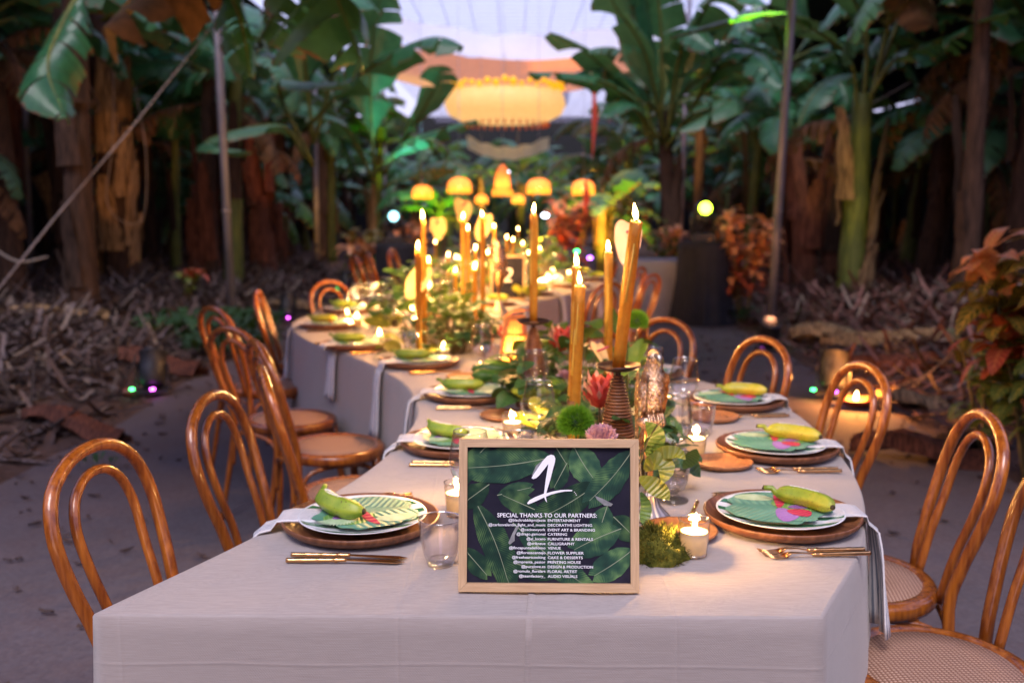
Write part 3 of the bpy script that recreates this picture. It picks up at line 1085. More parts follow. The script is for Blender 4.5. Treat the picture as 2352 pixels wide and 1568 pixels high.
for k, (x, y, h) in enumerate(((-5.3, 12.4, 3.9), (-5.0, 18.2, 3.7), (5.3, 11.6, 3.9), (4.7, 17.4, 3.7), (-6.6, 11.2, 3.6), (6.3, 13.6, 3.8), (3.9, 21.0, 3.6), (-4.1, 21.5, 3.4))):
    banana_plant(x, y, h, 'tall banana plant with leaves meeting the roof, %s' % ('left, near the picture edge', 'left, behind the tall pole', 'right, above the stumps', 'right, behind the slender green trunk', 'far left edge', 'far right edge', 'right, beside the second pole', 'left, beside the second pole')[k], 'tall banana plants under the roof', 40 + k, 'bark', 0.15, 0.09, (0, 0), 10, 2, 'bark', 3, 1.1)

# back rows: many alike plants in the dim plantation
k = 0
for side, nm in ((-1, 'left'), (1, 'right')):
    for row, xr in enumerate((5.3, 6.9, 8.6, 10.6, 12.8)):
        for j in range(10):
            y = 10.5 + j * 3.1 + rnd.uniform(-0.8, 0.8) + (row % 2) * 1.5
            x = side * (xr + rnd.uniform(-0.5, 0.5))
            if row == 0 and y < 19:
                continue
            if abs(x / y) > 0.62:
                continue
            k += 1
            banana_plant(x, y, rnd.choice([1.5, 2.2, 2.8, 3.2]), 'dim banana plant on the %s, %s row from the aisle, %s along' % (nm, ORD[row], ORD[j]), 'back-row banana plants on the %s' % nm, 60 + k,
                         rnd.choice(['bark', 'bark', 'stem_green']), rnd.choice([0.11, 0.15]), 0.08, (rnd.choice([-0.2, 0, 0.2]), 0), 9, 2, 'bark', 2)

for k in range(9):
    banana_plant(-3.6 + k * 0.9 + rnd.uniform(-0.3, 0.3), 33 + 6 * rnd.random(), rnd.choice([1.5, 2.2]), 'far banana plant closing the aisle end, %s from the left' % ORD[k], 'banana plants closing the aisle end', 160 + k, 'stem_green', 0.12, 0.08, (0, 0), 9, 1, 'bark', 2)

banana_plant(1.75, 19.6, 1.5, 'low banana plant glowing amber right of the lamps', None, 181, 'stem_green', 0.12, 0.08, (0, 0), 11, 1, 'bark_straw', 3, 0.85)
banana_plant(2.6, 22.5, 2.2, 'amber-lit banana plant behind the glowing low one', None, 182, 'stem_green', 0.13, 0.08, (0, 0), 10, 1, 'bark_straw', 3, 0.95)
banana_plant(-1.5, 21.0, 1.5, 'low banana plant lit lime green left of the lamps', None, 183, 'stem_green', 0.12, 0.08, (0, 0), 11, 1, 'bark_straw', 3, 0.8)
banana_plant(0.3, 31.0, 2.6, 'low banana plant straight behind the lamps', None, 184, 'stem_green', 0.12, 0.08, (0, 0), 11, 1, 'bark_straw', 3, 0.9)
banana_plant(-0.9, 29.0, 2.3, 'low banana plant behind the small left lamp', None, 185, 'stem_green', 0.12, 0.08, (0, 0), 11, 1, 'bark_straw', 3, 0.9)

# stumps and dry sheaths standing in the litter
def stump(X, Yb, hgt, wid, mat, label, lean=0.0, seed=0, tip=True):
    p = P(X, Yb, 0.28)
    p.z = hill(p.x, p.y)
    r = random.Random(seed)
    t = thing('banana_stump', label, 'tree stump', p, r.uniform(0, 6), 'cut banana stumps')
    g = G()
    n = 7
    g.tube([(lean * (k / n) ** 1.5, 0, hgt * k / n - 0.1) for k in range(n + 1)], [wid * (1.25 - 0.55 * (k / n) + 0.06 * r.uniform(-1, 1)) for k in range(n + 1)], 12).build('stump_core', mat, t)
    for k in range(4):
        o = put(r.choice(SHEATHS[mat]), 'dry_sheath', t, (0, 0, -0.05), (0, 0, r.uniform(0, 6.28)), (wid / 0.15 * 1.2, wid / 0.15 * 1.2, hgt * r.uniform(0.6, 1.0) / 1.2))
    return t


stump(2235, 620, 1.05, 0.20, 'bark_straw', 'broad split pale stump on the right, pointed top', 0.1, 1)
stump(2290, 625, 1.0, 0.14, 'bark_red', 'narrow reddish stump behind the split pale one', -0.05, 2)
stump(2075, 590, 0.95, 0.15, 'bark_straw', 'pale round stump between the right trunks', -0.05, 3)
stump(1655, 560, 1.5, 0.13, 'bark_straw', 'tall cut pale stump behind the black plinth', -0.15, 4)
stump(180, 600, 1.9, 0.28, 'bark_straw', 'large leaning straw-coloured sheath left of the thick trunk', 0.6, 5)
stump(470, 640, 1.5, 0.18, 'bark_red', 'ragged dark red stump left of the tall pole', 0.1, 6)
stump(640, 610, 1.3, 0.13, 'bark_red', 'split reddish stump right of the tall left pole', -0.2, 7)

# ------------------------------------------------------------------ leaf litter
def shard(g, p, L, wd, az, curl, seed, tilt=0.0):
    r = random.Random(seed)
    n = 4
    c, s = math.cos(az), math.sin(az)
    vs, uvs, fs = [], [], []
    for i in range(n):
        q = i / (n - 1)
        l = (q - 0.5) * L
        ww = wd * (0.45 + 0.9 * math.sin(PI * (0.15 + 0.75 * q))) * r.uniform(0.7, 1.2)
        z0 = curl * L * (2 * q - 1) ** 2 + tilt * l
        for j in (-1, 0, 1):
            lx, ly = l, j * ww * 0.5
            vs.append((p[0] + lx * c - ly * s, p[1] + lx * s + ly * c, p[2] + z0 + (0.35 * ww if j else 0) + 0.01 * r.random()))
            uvs.append((abs(j), q))
    for i in range(n - 1):
        for j in range(2):
            a = i * 3 + j
            fs.append((a, a + 1, a + 4, a + 3))
    g.add(vs, fs, uvs)


for side, nm in ((-1, 'left'), (1, 'right')):
    gs = [G() for _ in range(4)]
    for k in range(22000):
        y = 3.0 + 17 * rnd.random() ** 1.3
        x = side * (2.75 + 5.2 * rnd.random() ** 1.1)
        if abs(x) / y > 0.72:
            continue
        if abs(x) < 3.35 and rnd.random() < 0.75:
            continue
        z = hill(x, y) + rnd.uniform(0.0, 0.10) * min(1, max(0, (abs(x) - 3) / 1.2))
        shard(gs[rnd.choice([0, 0, 1, 1, 2, 3])], (x, y, z), rnd.uniform(0.04, 0.13) * rnd.choice([1, 1, 1.5, 3.0, 6.0]), rnd.uniform(0.010, 0.050), rnd.uniform(0, 6.28), rnd.uniform(-0.1, 0.3), k, rnd.uniform(-0.5, 0.5))
    for g, m in zip(gs, ('litter_a', 'litter_b', 'litter_c', 'litter_d') if side < 0 else ('litter_a_warmlit', 'litter_b_warmlit', 'litter_c', 'litter_d')):
        tag(g.build('leaf_litter', m), {'litter_a': 'tan', 'litter_b': 'brown', 'litter_a_warmlit': 'pinkish', 'litter_b_warmlit': 'red brown', 'litter_c': 'straw coloured', 'litter_d': 'dark'}[m] + ' dry banana leaf litter over the %s bank' % nm, 'leaf litter', None, 'stuff')


def bark_slab(X, Y, L, wd, az, mat, label, z=0.2, tilt=0.0, seed=0):
    p = P(X, Y, z)
    p.z = hill(p.x, p.y) + 0.05
    g = G()
    r = random.Random(seed + 77)
    n, m = 9, 7
    vs, fs = [], []
    for lay in (0, 1):
        for i in range(n):
            q = i / (n - 1)
            ww = wd * (0.55 + 0.45 * math.sin(PI * (0.1 + 0.8 * q))) * r.uniform(0.9, 1.08)
            for j in range(m):
                a = (j / (m - 1) - 0.5) * 2.4
                rr = ww * 0.55 - lay * 0.012
                vs.append(((q - 0.5) * L * (1 + 0.08 * r.uniform(-1, 1)), rr * math.sin(a) * (1 + 0.25 * noise.noise(Vector((q * 4, j, seed)))), rr * math.cos(a) - ww * 0.28 + 0.03 * r.random() + 0.04 * math.sin(q * 5) + 0.02 * ((j % 2) * 2 - 1)))
    for lay in (0, 1):
        o = lay * n * m
        for i in range(n - 1):
            for j in range(m - 1):
                a = o + i * m + j
                fs.append((a, a + 1, a + m + 1, a + m) if lay else (a, a + m, a + m + 1, a + 1))
    g.add(vs, fs)
    o = g.build('bark_slab', mat, None, p)
    o.rotation_euler = (r.uniform(-0.2, 0.2), tilt, az)
    return tag(o, label, 'dry bark', 'large dry sheaths lying on the banks')


bark_slab(1905, 745, 0.75, 0.36, -0.25, 'bark_straw', 'short broad curled bark piece right of the pole', 0.22)
bark_slab(2090, 760, 1.5, 0.22, 2.75, 'bark_straw', 'long straw-coloured sheath lying across the right bank', 0.25)
bark_slab(2130, 800, 1.2, 0.2, 2.7, 'bark_red', 'long reddish sheath just below the straw one, right bank', 0.25)
bark_slab(2110, 1040, 0.7, 0.24, -0.4, 'bark_red', 'thick curled dry sheath at the right path edge', 0.05)
bark_slab(2080, 905, 0.55, 0.2, 0.2, 'bark_straw', 'curled bark glowing orange beside the ground candle', 0.1)
bark_slab(2200, 980, 0.6, 0.15, 0.9, 'bark', 'dark sheath behind the front right chair', 0.15)
bark_slab(330, 800, 1.3, 0.26, -0.5, 'bark_red', 'long brown sheath lying across the left bank', 0.2)
bark_slab(170, 960, 1.0, 0.18, -0.6, 'bark_red', 'dark narrow sheath pointing at the path, near left bank', 0.1)
bark_slab(690, 690, 1.1, 0.22, -0.2, 'bark_straw', 'pale log of sheath behind the second floor light', 0.15)
bark_slab(110, 740, 1.1, 0.2, 0.3, 'bark_straw', 'pale straw sheath at the left edge bank', 0.25)
bark_slab(400, 720, 0.7, 0.2, 1.1, 'bark', 'short dark sheath on the left bank by the weeds', 0.2)

g = G()
for k in range(1000):
    s = rnd.choice([-1, 1])
    y = 2.5 + 14 * rnd.random()
    x = s * (2.75 - 1.5 * rnd.random() ** 2.5)
    shard(g, (x, y, 0.012), rnd.uniform(0.02, 0.07), rnd.uniform(0.008, 0.025), rnd.uniform(0, 6.28), 0.1, k)
tag(g.build('leaf_scraps', 'litter_b'), 'scattered dry leaf scraps along the path edges', 'leaf litter', None, 'stuff')

# weeds
def weed(X, Y, n, R, hgt, label, mat='weed'):
    p = P(X, Y, 0.05)
    p.z = hill(p.x, p.y)
    r = random.Random(int(X))
    g = G()
    for k in range(n):
        a, d = r.uniform(0, 6.28), R * math.sqrt(r.random())
        b0 = Vector((d * math.cos(a), d * math.sin(a), 0))
        a2 = r.uniform(0, 6.28)
        dr = Vector((math.cos(a2), math.sin(a2), 0))
        h = hgt * r.uniform(0.4, 1)
        g.blade([b0 + Vector((0, 0, h * 0.5)), b0 + dr * h * 0.4 + Vector((0, 0, h)), b0 + dr * h * 0.9 + Vector((0, 0, h * 0.8))], h * 0.22, 0.2, seed=k)
    o = g.build('weed_patch', mat, None, p)
    return tag(o, label, 'weeds', None, 'stuff')


weed(470, 770, 420, 0.75, 0.26, 'low green weeds at the left path edge')
weed(530, 800, 200, 0.45, 0.22, 'low green weeds behind the left chairs')
weed(215, 1060, 12, 0.1, 0.1, 'small green tuft by the left path edge')
weed(1640, 730, 60, 0.5, 0.2, 'dark weeds around the black plinth')
weed(2040, 610, 120, 0.5, 0.3, 'green weeds among right stumps')

# diagonal stick, hoses, cord
A, B = Q(-60, 735, 9.0), Q(520, 20, 10.6)
g = G().tube([A, A.lerp(B, 0.3) + Vector((0, 0, 0.02)), A.lerp(B, 0.6) + Vector((0, 0, -0.02)), B], [0.010, 0.009, 0.007, 0.005], 8)
tag(g.build('bamboo_stick', 'bamboo_stick'), 'long pale stick slanting across the left trunks', 'stick')
g = G().tube(bez([Q(262, 150, 13.6), Q(258, 330, 13.5), Q(245, 460, 13.4), Q(285, 510, 13.3), Q(330, 495, 13.4), Q(335, 350, 13.5), Q(310, 200, 13.6)], 40), 0.006, 6)
tag(g.build('hanging_hose', 'hose'), 'thin hose hanging in a loop before the thick left trunk', 'hose')
g = G().tube(bez([Q(-30, 560, 11), Q(40, 600, 11), Q(110, 590, 11.2)], 16), 0.014, 6)
tag(g.build('drip_hose', 'hose'), 'short drip hose at the left picture edge', 'hose')
g = G().tube([Q(1830, 335, 13.5), Q(2090, 190, 13.5)], 0.008, 5)
tag(g.build('guy_string', 'hose'), 'taut string crossing the yellow-green trunk', 'string')

# ------------------------------------------------------------------ serpentine table
TZ = 0.75
LE = [(-.70, 1.60), (-.52, 2.02), (-.37, 2.5), (-.31, 2.95), (-.32, 3.36), (-.45, 3.9), (-.73, 4.5), (-1.0, 4.95), (-1.2, 5.45), (-1.28, 5.95), (-1.14, 6.7), (-.86, 7.35), (-.55, 8.05), (-.36, 8.7), (-.36, 9.2), (-.55, 9.9), (-.88, 10.6), (-1.1, 11.3), (-1.2, 12.1), (-1.15, 12.9)]
RE = [(.515, 1.59), (.71, 1.96), (.85, 2.39), (.92, 2.9), (.91, 3.4), (.70, 3.9), (.36, 4.45), (.09, 5.0), (-.06, 5.5), (-.1, 5.95), (.0, 6.5), (.2, 7.1), (.5, 7.8), (.79, 8.47), (.95, 9.1), (.86, 9.8), (.56, 10.5), (.22, 11.2), (.04, 12.1), (.08, 12.9)]
NS = 200
LP = bez([(x, y, 0) for x, y in LE], NS)
RP = bez([(x, y, 0) for x, y in RE], NS)
table = thing('dining_table', 'long serpentine dining table under a floor-length beige linen cloth', 'table', (0, 1.6, 0))
OFF = Vector((0, -1.6, 0))


def wrinkle(x, y):
    cr = noise.noise(Vector((x * 3.1 + y * 1.3, y * 7 - x * 3, 9)))
    return 0.0022 * noise.noise(Vector((x * 5, y * 3, 1))) + 0.003 * max(0, 0.12 - abs(cr)) / 0.12 + 0.0014 * noise.noise(Vector((x * 2 + y * 9, y * 4 - x * 7, 5)))


g = G()
NA = 40
for i in range(NS):
    for j in range(NA + 1):
        p = LP[i].lerp(RP[i], j / NA)
        g.v.append((p.x, p.y - 1.6, TZ + (wrinkle(p.x, p.y) if 0 < j < NA and 0 < i < NS - 1 else -0.002)))
for i in range(NS - 1):
    for j in range(NA):
        a = i * (NA + 1) + j
        g.f.append((a, a + 1, a + NA + 2, a + NA + 1))
# skirt all round
front = [LP[0].lerp(RP[0], k / 60) for k in range(1, 60)]
back = [RP[-1].lerp(LP[-1], k / 40) for k in range(1, 40)]
loop = list(LP[::-1]) + front + list(RP) + back
m = len(loop)
nrm = []
for i in range(m):
    a, b2 = loop[(i - 2) % m], loop[(i + 2) % m]
    tn = (b2 - a).normalized()
    nrm.append(Vector((tn.y, -tn.x, 0)))
arc = [0.0]
for i in range(1, m):
    arc.append(arc[-1] + (loop[i] - loop[i - 1]).length)
FL, FR = arc[NS - 1], arc[NS + 59]


def fold(s, q):
    """Outward displacement of the skirt at arc s, fraction q of the way down."""
    if FL - 0.02 <= s <= FR + 0.02:                      # flat front panel with a fold at each corner
        e = min(abs(s - FL), abs(s - FR))
        return 0.016 * q * noise.noise(Vector((s * 2.6, q * 0.8, 4))) + 0.006 * q * noise.noise(Vector((s * 9, q * 2, 6))) + 0.045 * q ** 1.2 * math.exp(-(e / 0.07) ** 2)
    n1 = noise.noise(Vector((s * 2.3, 0, 2)))
    n2 = noise.noise(Vector((s * 5.5, q * 0.5, 8)))
    e = min(abs(s - FL), abs(s - FR))
    amp = min(1, e / 0.16)
    return q ** 0.8 * (0.055 * n1 + 0.035 * n2 + 0.03) * amp + 0.02 * q


rows = [(0.0, TZ - 0.002, -0.0), (0.0, TZ - 0.0026, 0.004), (0.0, TZ - 0.007, 0.0068)] + [(q, TZ - 0.007 - q * (TZ - 0.017), 0.0072) for q in (0.04, 0.1, 0.18, 0.28, 0.4, 0.52, 0.64, 0.76, 0.88, 1.0)]
base = len(g.v)
for (q, z, o0) in rows:
    for i in range(m):
        d = o0 + fold(arc[i], q)
        p = loop[i] + nrm[i] * d
        g.v.append((p.x, p.y - 1.6, z))
for r_ in range(len(rows) - 1):
    for i in range(m):
        i2 = (i + 1) % m
        a = base + r_ * m
        g.f.append((a + i, a + m + i, a + m + i2, a + i2))
g.build('tablecloth', 'linen', table)
# board and trestles under the cloth
g = G()
for i in range(0, NS, 2):
    for z in (TZ - 0.006, TZ - 0.03):
        for p in (LP[i].lerp(RP[i], 0.012), LP[i].lerp(RP[i], 0.988)):
            g.v.append((p.x, p.y - 1.6 + 0.02, z))
n2 = NS // 2
for i in range(n2 - 1):
    a = i * 4
    g.f += [(a, a + 1, a + 5, a + 4), (a + 2, a + 6, a + 7, a + 3), (a, a + 4, a + 6, a + 2), (a + 1, a + 3, a + 7, a + 5)]
g.build('table_board', 'bread_wood', table, smooth=False)
# where the two cloths overlap on the front panel: a thin raised hem running over the edge
xs0, z0 = 0.033, TZ
g = G()
hem = []
for (dx, y, z) in ((0.030, 1.80, TZ + 0.0018), (0.018, 1.70, TZ + 0.0018), (0.012, 1.605, TZ + 0.0012)):
    hem.append(Vector((xs0 + dx - 0.02, y - 1.6, z)))
for q in (0.0, 0.06, 0.15, 0.3, 0.5, 0.75, 1.0):
    x_ = xs0 - 0.010 - 0.012 * q
    i_ = min(range(m), key=lambda k: (loop[k] - Vector((x_, 1.595, 0))).length)
    d_ = 0.0072 + fold(arc[i_], q)
    hem.append(Vector((x_, loop[i_].y - d_ - 0.0008 - 1.6, TZ - 0.007 - q * (TZ - 0.017))))
vs, fs = [], []
for k, p in enumerate(hem):
    vs += [p + Vector((-0.0012, 0.0015, -0.0015)), p + Vector((0, -0.0010, 0.0006)), p + Vector((0.007, -0.0007, 0.0003)), p + Vector((0.014, 0.002, -0.0025))]
for k in range(len(hem) - 1):
    for j in range(3):
        a = k * 4 + j
        fs.append((a, a + 1, a + 5, a + 4))
g.add(vs, fs)
g.build('cloth_hem', 'linen', table)


def edge_at(side, y):
    """Table edge point and outward normal at world y."""
    Ls = LP if side < 0 else RP
    i = min(range(1, NS - 1), key=lambda k: abs(Ls[k].y - y))
    tn = (Ls[i + 1] - Ls[i - 1]).normalized()
    n = Vector((tn.y, -tn.x, 0)) * (1 if side > 0 else -1)
    return Ls[i].copy(), n


def edge_dist(side, p, d):
    """Distance from p along d until the table edge."""
    Ls = LP if side < 0 else RP
    best = 9
    for i in range(NS - 1):
        a, b2 = Ls[i], Ls[i + 1]
        e = b2 - a
        den = d.x * e.y - d.y * e.x
        if abs(den) < 1e-9:
            continue
        w_ = a - p
        t = (w_.x * e.y - w_.y * e.x) / den
        u = (w_.x * d.y - w_.y * d.x) / den
        if -0.01 <= u <= 1.01 and t > 0:
            best = min(best, t)
    return best if best < 1 else 0.25


# ------------------------------------------------------------------ bentwood chair
def make_chair():
    t = thing('bentwood_chair', 'chair', 'chair')
    # rear legs and outer hoop are one bent rod
    pts = []
    half = [(0.215, -0.235, 0.0), (0.185, -0.200, 0.25), (0.160, -0.185, 0.45), (0.172, -0.205, 0.56), (0.193, -0.235, 0.66), (0.199, -0.262, 0.755), (0.168, -0.283, 0.835), (0.092, -0.293, 0.884)]
    pts = [(-x, y, z) for x, y, z in half] + [(0, -0.296, 0.898)] + half[::-1]
    path = bez(pts, 56)
    G().tube(path, [0.0147 if p.z > 0.4 else 0.0147 - 0.003 * (0.4 - p.z) / 0.4 for p in path], 12).build('back_hoop', 'bentwood', t)
    half = [(0.098, -0.178, 0.445), (0.103, -0.205, 0.56), (0.113, -0.238, 0.66), (0.118, -0.262, 0.745), (0.095, -0.277, 0.805), (0.050, -0.284, 0.838)]
    pts = [(-x, y, z) for x, y, z in half] + [(0, -0.286, 0.847)] + half[::-1]
    G().tube(bez(pts, 44), 0.0113, 10).build('inner_hoop', 'bentwood', t)

    def wob(th, z):
        s = math.sin(th)
        return 1 - 0.06 * max(0, -s) ** 3 + 0.02 * math.cos(2 * th)
    G().lathe([(0.168, 0.466), (0.168, 0.430), (0.185, 0.425), (0.205, 0.428), (0.212, 0.440), (0.212, 0.458), (0.205, 0.467), (0.190, 0.471), (0.168, 0.466)], 40, wob=wob).build('seat_frame', 'bentwood', t)
    G().lathe([(0, 0.448), (0.175, 0.448), (0.172, 0.4665), (0.10, 0.470), (0, 0.468)], 36, wob=wob).build('seat_cane', 'cane', t)
    for s in (-1, 1):
        G().tube(bez([(s * 0.150, 0.125, 0.440), (s * 0.160, 0.140, 0.30), (s * 0.172, 0.158, 0.15), (s * 0.182, 0.172, 0.0)], 10), [0.019, 0.0185, 0.018, 0.017, 0.0165, 0.016, 0.015, 0.0145, 0.014, 0.013], 10).build('front_leg', 'bentwood', t)
    # bent arches under the seat between the legs
    L4 = [(0.158, 0.138), (-0.158, 0.138), (-0.172, -0.190), (0.172, -0.190)]
    for k in range(4):
        (x0, y0), (x1, y1) = L4[k], L4[(k + 1) % 4]
        mx, my = (x0 + x1) / 2, (y0 + y1) / 2
        pts = [(x0, y0, 0.26), (x0 * 0.93 + mx * 0.07, y0 * 0.93 + my * 0.07, 0.34), (x0 * 0.7 + mx * 0.3, y0 * 0.7 + my * 0.3, 0.405), (mx, my, 0.421),
               (x1 * 0.7 + mx * 0.3, y1 * 0.7 + my * 0.3, 0.405), (x1 * 0.93 + mx * 0.07, y1 * 0.93 + my * 0.07, 0.34), (x1, y1, 0.26)]
        G().tube(bez(pts, 22), 0.0095, 8).build('brace', 'bentwood', t)
    return t


def chair_top(X, Y, plate, label, zt=0.895, k=0.0):
    """Chair whose hoop top is at pixel (X, Y), facing the plate."""
    p = P(X, Y, zt)
    f = Vector((plate[0] - p.x, plate[1] - p.y, 0))
    a = math.atan2(f.y, f.x) + k
    f = Vector((math.cos(a), math.sin(a), 0))
    o = p + f * 0.296
    return inst('chair', make_chair, label, 'chair', (o.x, o.y, 0.008), a - PI / 2, 'bentwood chairs round the table')


# ------------------------------------------------------------------ tableware prototypes
def make_charger():
    t = thing('charger_plate', '', '')
    G().lathe([(0, 0.0), (0.120, 0.0), (0.150, 0.006), (0.163, 0.016), (0.1665, 0.025), (0.1640, 0.0275), (0.1605, 0.025), (0.150, 0.014), (0.130, 0.0095), (0, 0.009)], 48).build('charger_dish', 'charger_wood', t)
    return t


def make_bread():
    t = thing('bread_plate', '', '')
    G().lathe([(0, 0.0), (0.055, 0.0), (0.072, 0.006), (0.079, 0.014), (0.0775, 0.0165), (0.074, 0.014), (0.066, 0.0085), (0, 0.007)], 36).build('bread_dish', 'bread_wood', t)
    return t


def make_plate():
    t = thing('dinner_plate', '', '')
    G().lathe([(0, 0.0), (0.085, 0.0), (0.100, 0.003), (0.130, 0.011), (0.1355, 0.0135), (0.1350, 0.0152), (0.130, 0.0135), (0.098, 0.0065), (0, 0.005)], 48).build('plate_dish', 'plate', t)
    return t


def flat_leaf(g, a, b2, wd, z, bulge=0.0, n=9, lob=0.0, seed=0):
    """A flat printed leaf from a to b2 in the xy plane."""
    a, b2 = Vector((*a, 0)), Vector((*b2, 0))
    d = b2 - a
    s = Vector((-d.y, d.x, 0)).normalized()
    r = random.Random(seed)
    vs, uvs, fs = [], [], []
    for i in range(n):
        q = i / (n - 1)
        c = a + d * q + s * bulge * math.sin(PI * q)
        ww = wd * math.sin(PI * (0.04 + 0.93 * q)) ** 0.65 * (1 + lob * (r.random() - 0.5))
        for k in (-1, -0.5, 0, 0.5, 1):
            p = c + s * ww * k
            vs.append((p.x, p.y, z))
            uvs.append((abs(k), q))
    for i in range(n - 1):
        for k in range(4):
            q = i * 5 + k
            fs.append((q + 1, q, q + 5, q + 6))
    g.add(vs, fs, uvs)


def make_card():
    """Leaf-shaped printed card; local +x towards the diner."""
    t = thing('menu_card', '', '')
    z = 0.0
    out = []
    for k in range(48):
        th = 2 * PI * k / 48
        rr = 0.098 + 0.010 * math.sin(5 * th + 1) + 0.005 * math.sin(11 * th)
        out.append((-0.018 + rr * 1.04 * math.cos(th), rr * math.sin(th), 0))
    g = G()
    g.add([(x, y, 0.0012) for x, y, _ in out] + [(x, y, 0.0) for x, y, _ in out], [tuple(range(48))] + [(k, k + 48, (k + 1) % 48 + 48, (k + 1) % 48) for k in range(48)])
    base = g.build('card_sheet', 'card_green', t, smooth=False)
    for a, b2, wd, m, z, bu in (((-0.115, 0.01), (0.05, 0.085), 0.045, 'card_green', 0.0018, 0.01), ((-0.10, -0.03), (0.03, -0.088), 0.038, 'card_green', 0.0018, -0.01),
                                ((0.075, 0.03), (-0.03, 0.03), 0.05, 'card_lime', 0.0022, 0.0), ((0.072, -0.06), (-0.02, -0.03), 0.035, 'card_green', 0.0020, 0),
                                ((-0.11, 0.04), (-0.03, 0.055), 0.024, 'card_pale', 0.0024, 0.006)):
        g = G()
        flat_leaf(g, a, b2, wd, z, bu, seed=int(wd * 1000))
        g.build('printed_leaf', m, base, smooth=False)
    for a, b2, wd, m, z, bu in (((-0.005, -0.005), (0.016, -0.094), 0.023, 'card_purple', 0.0027, 0.008), ((-0.010, -0.005), (-0.032, 0.090), 0.0105, 'card_red', 0.0029, -0.006),
                                ((0.008, 0.004), (0.056, 0.036), 0.014, 'card_purple', 0.0028, 0.0), ((0.012, -0.012), (0.055, -0.042), 0.024, 'card_red', 0.0031, 0.006)):
        g = G()
        flat_leaf(g, a, b2, wd, z, bu)
        g.build('printed_petal', m, base, smooth=False)
    g = G()
    for k in range(16):                              # printed hand of small bananas
        a = 0.3 + k * 0.16
        flat_leaf(g, (0.045 + 0.012 * math.cos(a), 0.03 + 0.012 * math.sin(a)), (0.045 + 0.046 * math.cos(a), 0.03 + 0.052 * math.sin(a)), 0.0035, 0.0030 + k * 0.00004, 0.004, 6)
    g.build('printed_fruit', 'card_pale', base, smooth=False)
    return t


def banana_geo(L=0.185, R=0.0200, bend=1.0, flip=1):
    """Banana along x, curved in xy, resting on z=0."""
    n = 22
    path, rad = [], []
    for i in range(n):
        q = i / (n - 1)
        a = (q - 0.5) * bend * 1.25
        rr = L / (bend * 1.25)
        z = R * 0.92 + (0.010 if q < 0.12 else 0)
        path.append((rr * math.sin(a), rr * (1 - math.cos(a)) * -flip, z))
        if q < 0.14:
            k = 0.27 + 0.06 * q / 0.14
        elif q < 0.30:
            k = 0.33 + 0.65 * math.sin((q - 0.14) / 0.16 * PI / 2)
        elif q < 0.80:
            k = 1.0
        else:
            k = 1 - 0.68 * ((q - 0.80) / 0.20) ** 1.8
        rad.append(R * k)
    return path, rad


def make_banana(mat='banana_green', marks=True, flip=1):
    t = thing('banana', '', '')
    path, rad = banana_geo(flip=flip)
    pen = G().tube(path, rad, 20, True, 1.0, 0.075)                     # nine-sided so the ridges read
    o = pen.build('banana_skin', mat, t)
    G().tube([path[0], Vector(path[0]) * 1.03], [rad[0] * 1.08, rad[0] * 0.9], 8).build('stalk_end', 'banana_tip', t)
    e = Vector(path[-1])
    G().tube([path[-1], e + (e - Vector(path[-2])).normalized() * 0.004], [rad[-1] * 1.05, rad[-1] * 0.7], 8).build('blossom_end', 'banana_tip', t)
    if marks:                                        # white pen strokes on the upper side
        g = G()
        r = random.Random(4)
        for k in range(8):
            i = 7 + k
            p = Vector(path[i])
            rr = rad[i]
            st = []
            for j in range(6):
                a = 1.05 + 0.18 * j + (0.07 if k % 2 else -0.07)
                st.append((p.x + 0.004 * math.sin(j * 1.7 + k), p.y - rr * math.cos(a) * (-1) * 0.98, p.z + rr * math.sin(a) * 1.0))
            g.tube(st, 0.0009, 4)
        g.build('pen_marks', 'text_white', t)
    return t


def make_knife(fork=False):
    t = thing('fork' if fork else 'knife', '', '')
    # handle along +x (towards the diner): bamboo-jointed
    n = 25
    path = [(0.115 - 0.115 * k / (n - 1), 0, 0.0062) for k in range(n)]
    rad = []
    for k in range(n):
        q = k / (n - 1)
        rr = 0.0047 - 0.0007 * q
        for jn in (0.27, 0.56, 0.84):
            rr += 0.0016 * math.exp(-((q - jn) / 0.018) ** 2)
        rad.append(rr)
    G().tube(path, rad, 10).build('handle', 'gold', t)
    g = G()
    if not fork:
        g.add([(0.004, -0.003, 0.0075), (0.004, 0.003, 0.0075), (-0.095, 0.0095, 0.0035), (-0.112, 0.002, 0.0030), (-0.095, -0.0055, 0.0035),
               (0.004, -0.003, 0.0055), (0.004, 0.003, 0.0055), (-0.095, 0.0095, 0.0020), (-0.112, 0.002, 0.0020), (-0.095, -0.0055, 0.0020)],
              [(0, 1, 2, 3, 4), (9, 8, 7, 6, 5), (0, 5, 6, 1), (1, 6, 7, 2), (2, 7, 8, 3), (3, 8, 9, 4), (4, 9, 5, 0)])
        g.build('knife_blade', 'gold', t, smooth=False)
    else:
        g.tube([(0.004, 0, 0.0062), (-0.02, 0, 0.010), (-0.042, 0, 0.011), (-0.055, 0, 0.006)], [0.003, 0.0024, 0.004, 0.011], 8, True, 0.45)
        g.build('fork_neck', 'gold', t)
        for k in range(4):
            y = (k - 1.5) * 0.0055
            G().tube([(-0.052, y, 0.0055), (-0.075, y * 1.05, 0.0035), (-0.098, y, 0.0085)], [0.0022, 0.0018, 0.0009], 6).build('tine', 'gold', t)
    return t


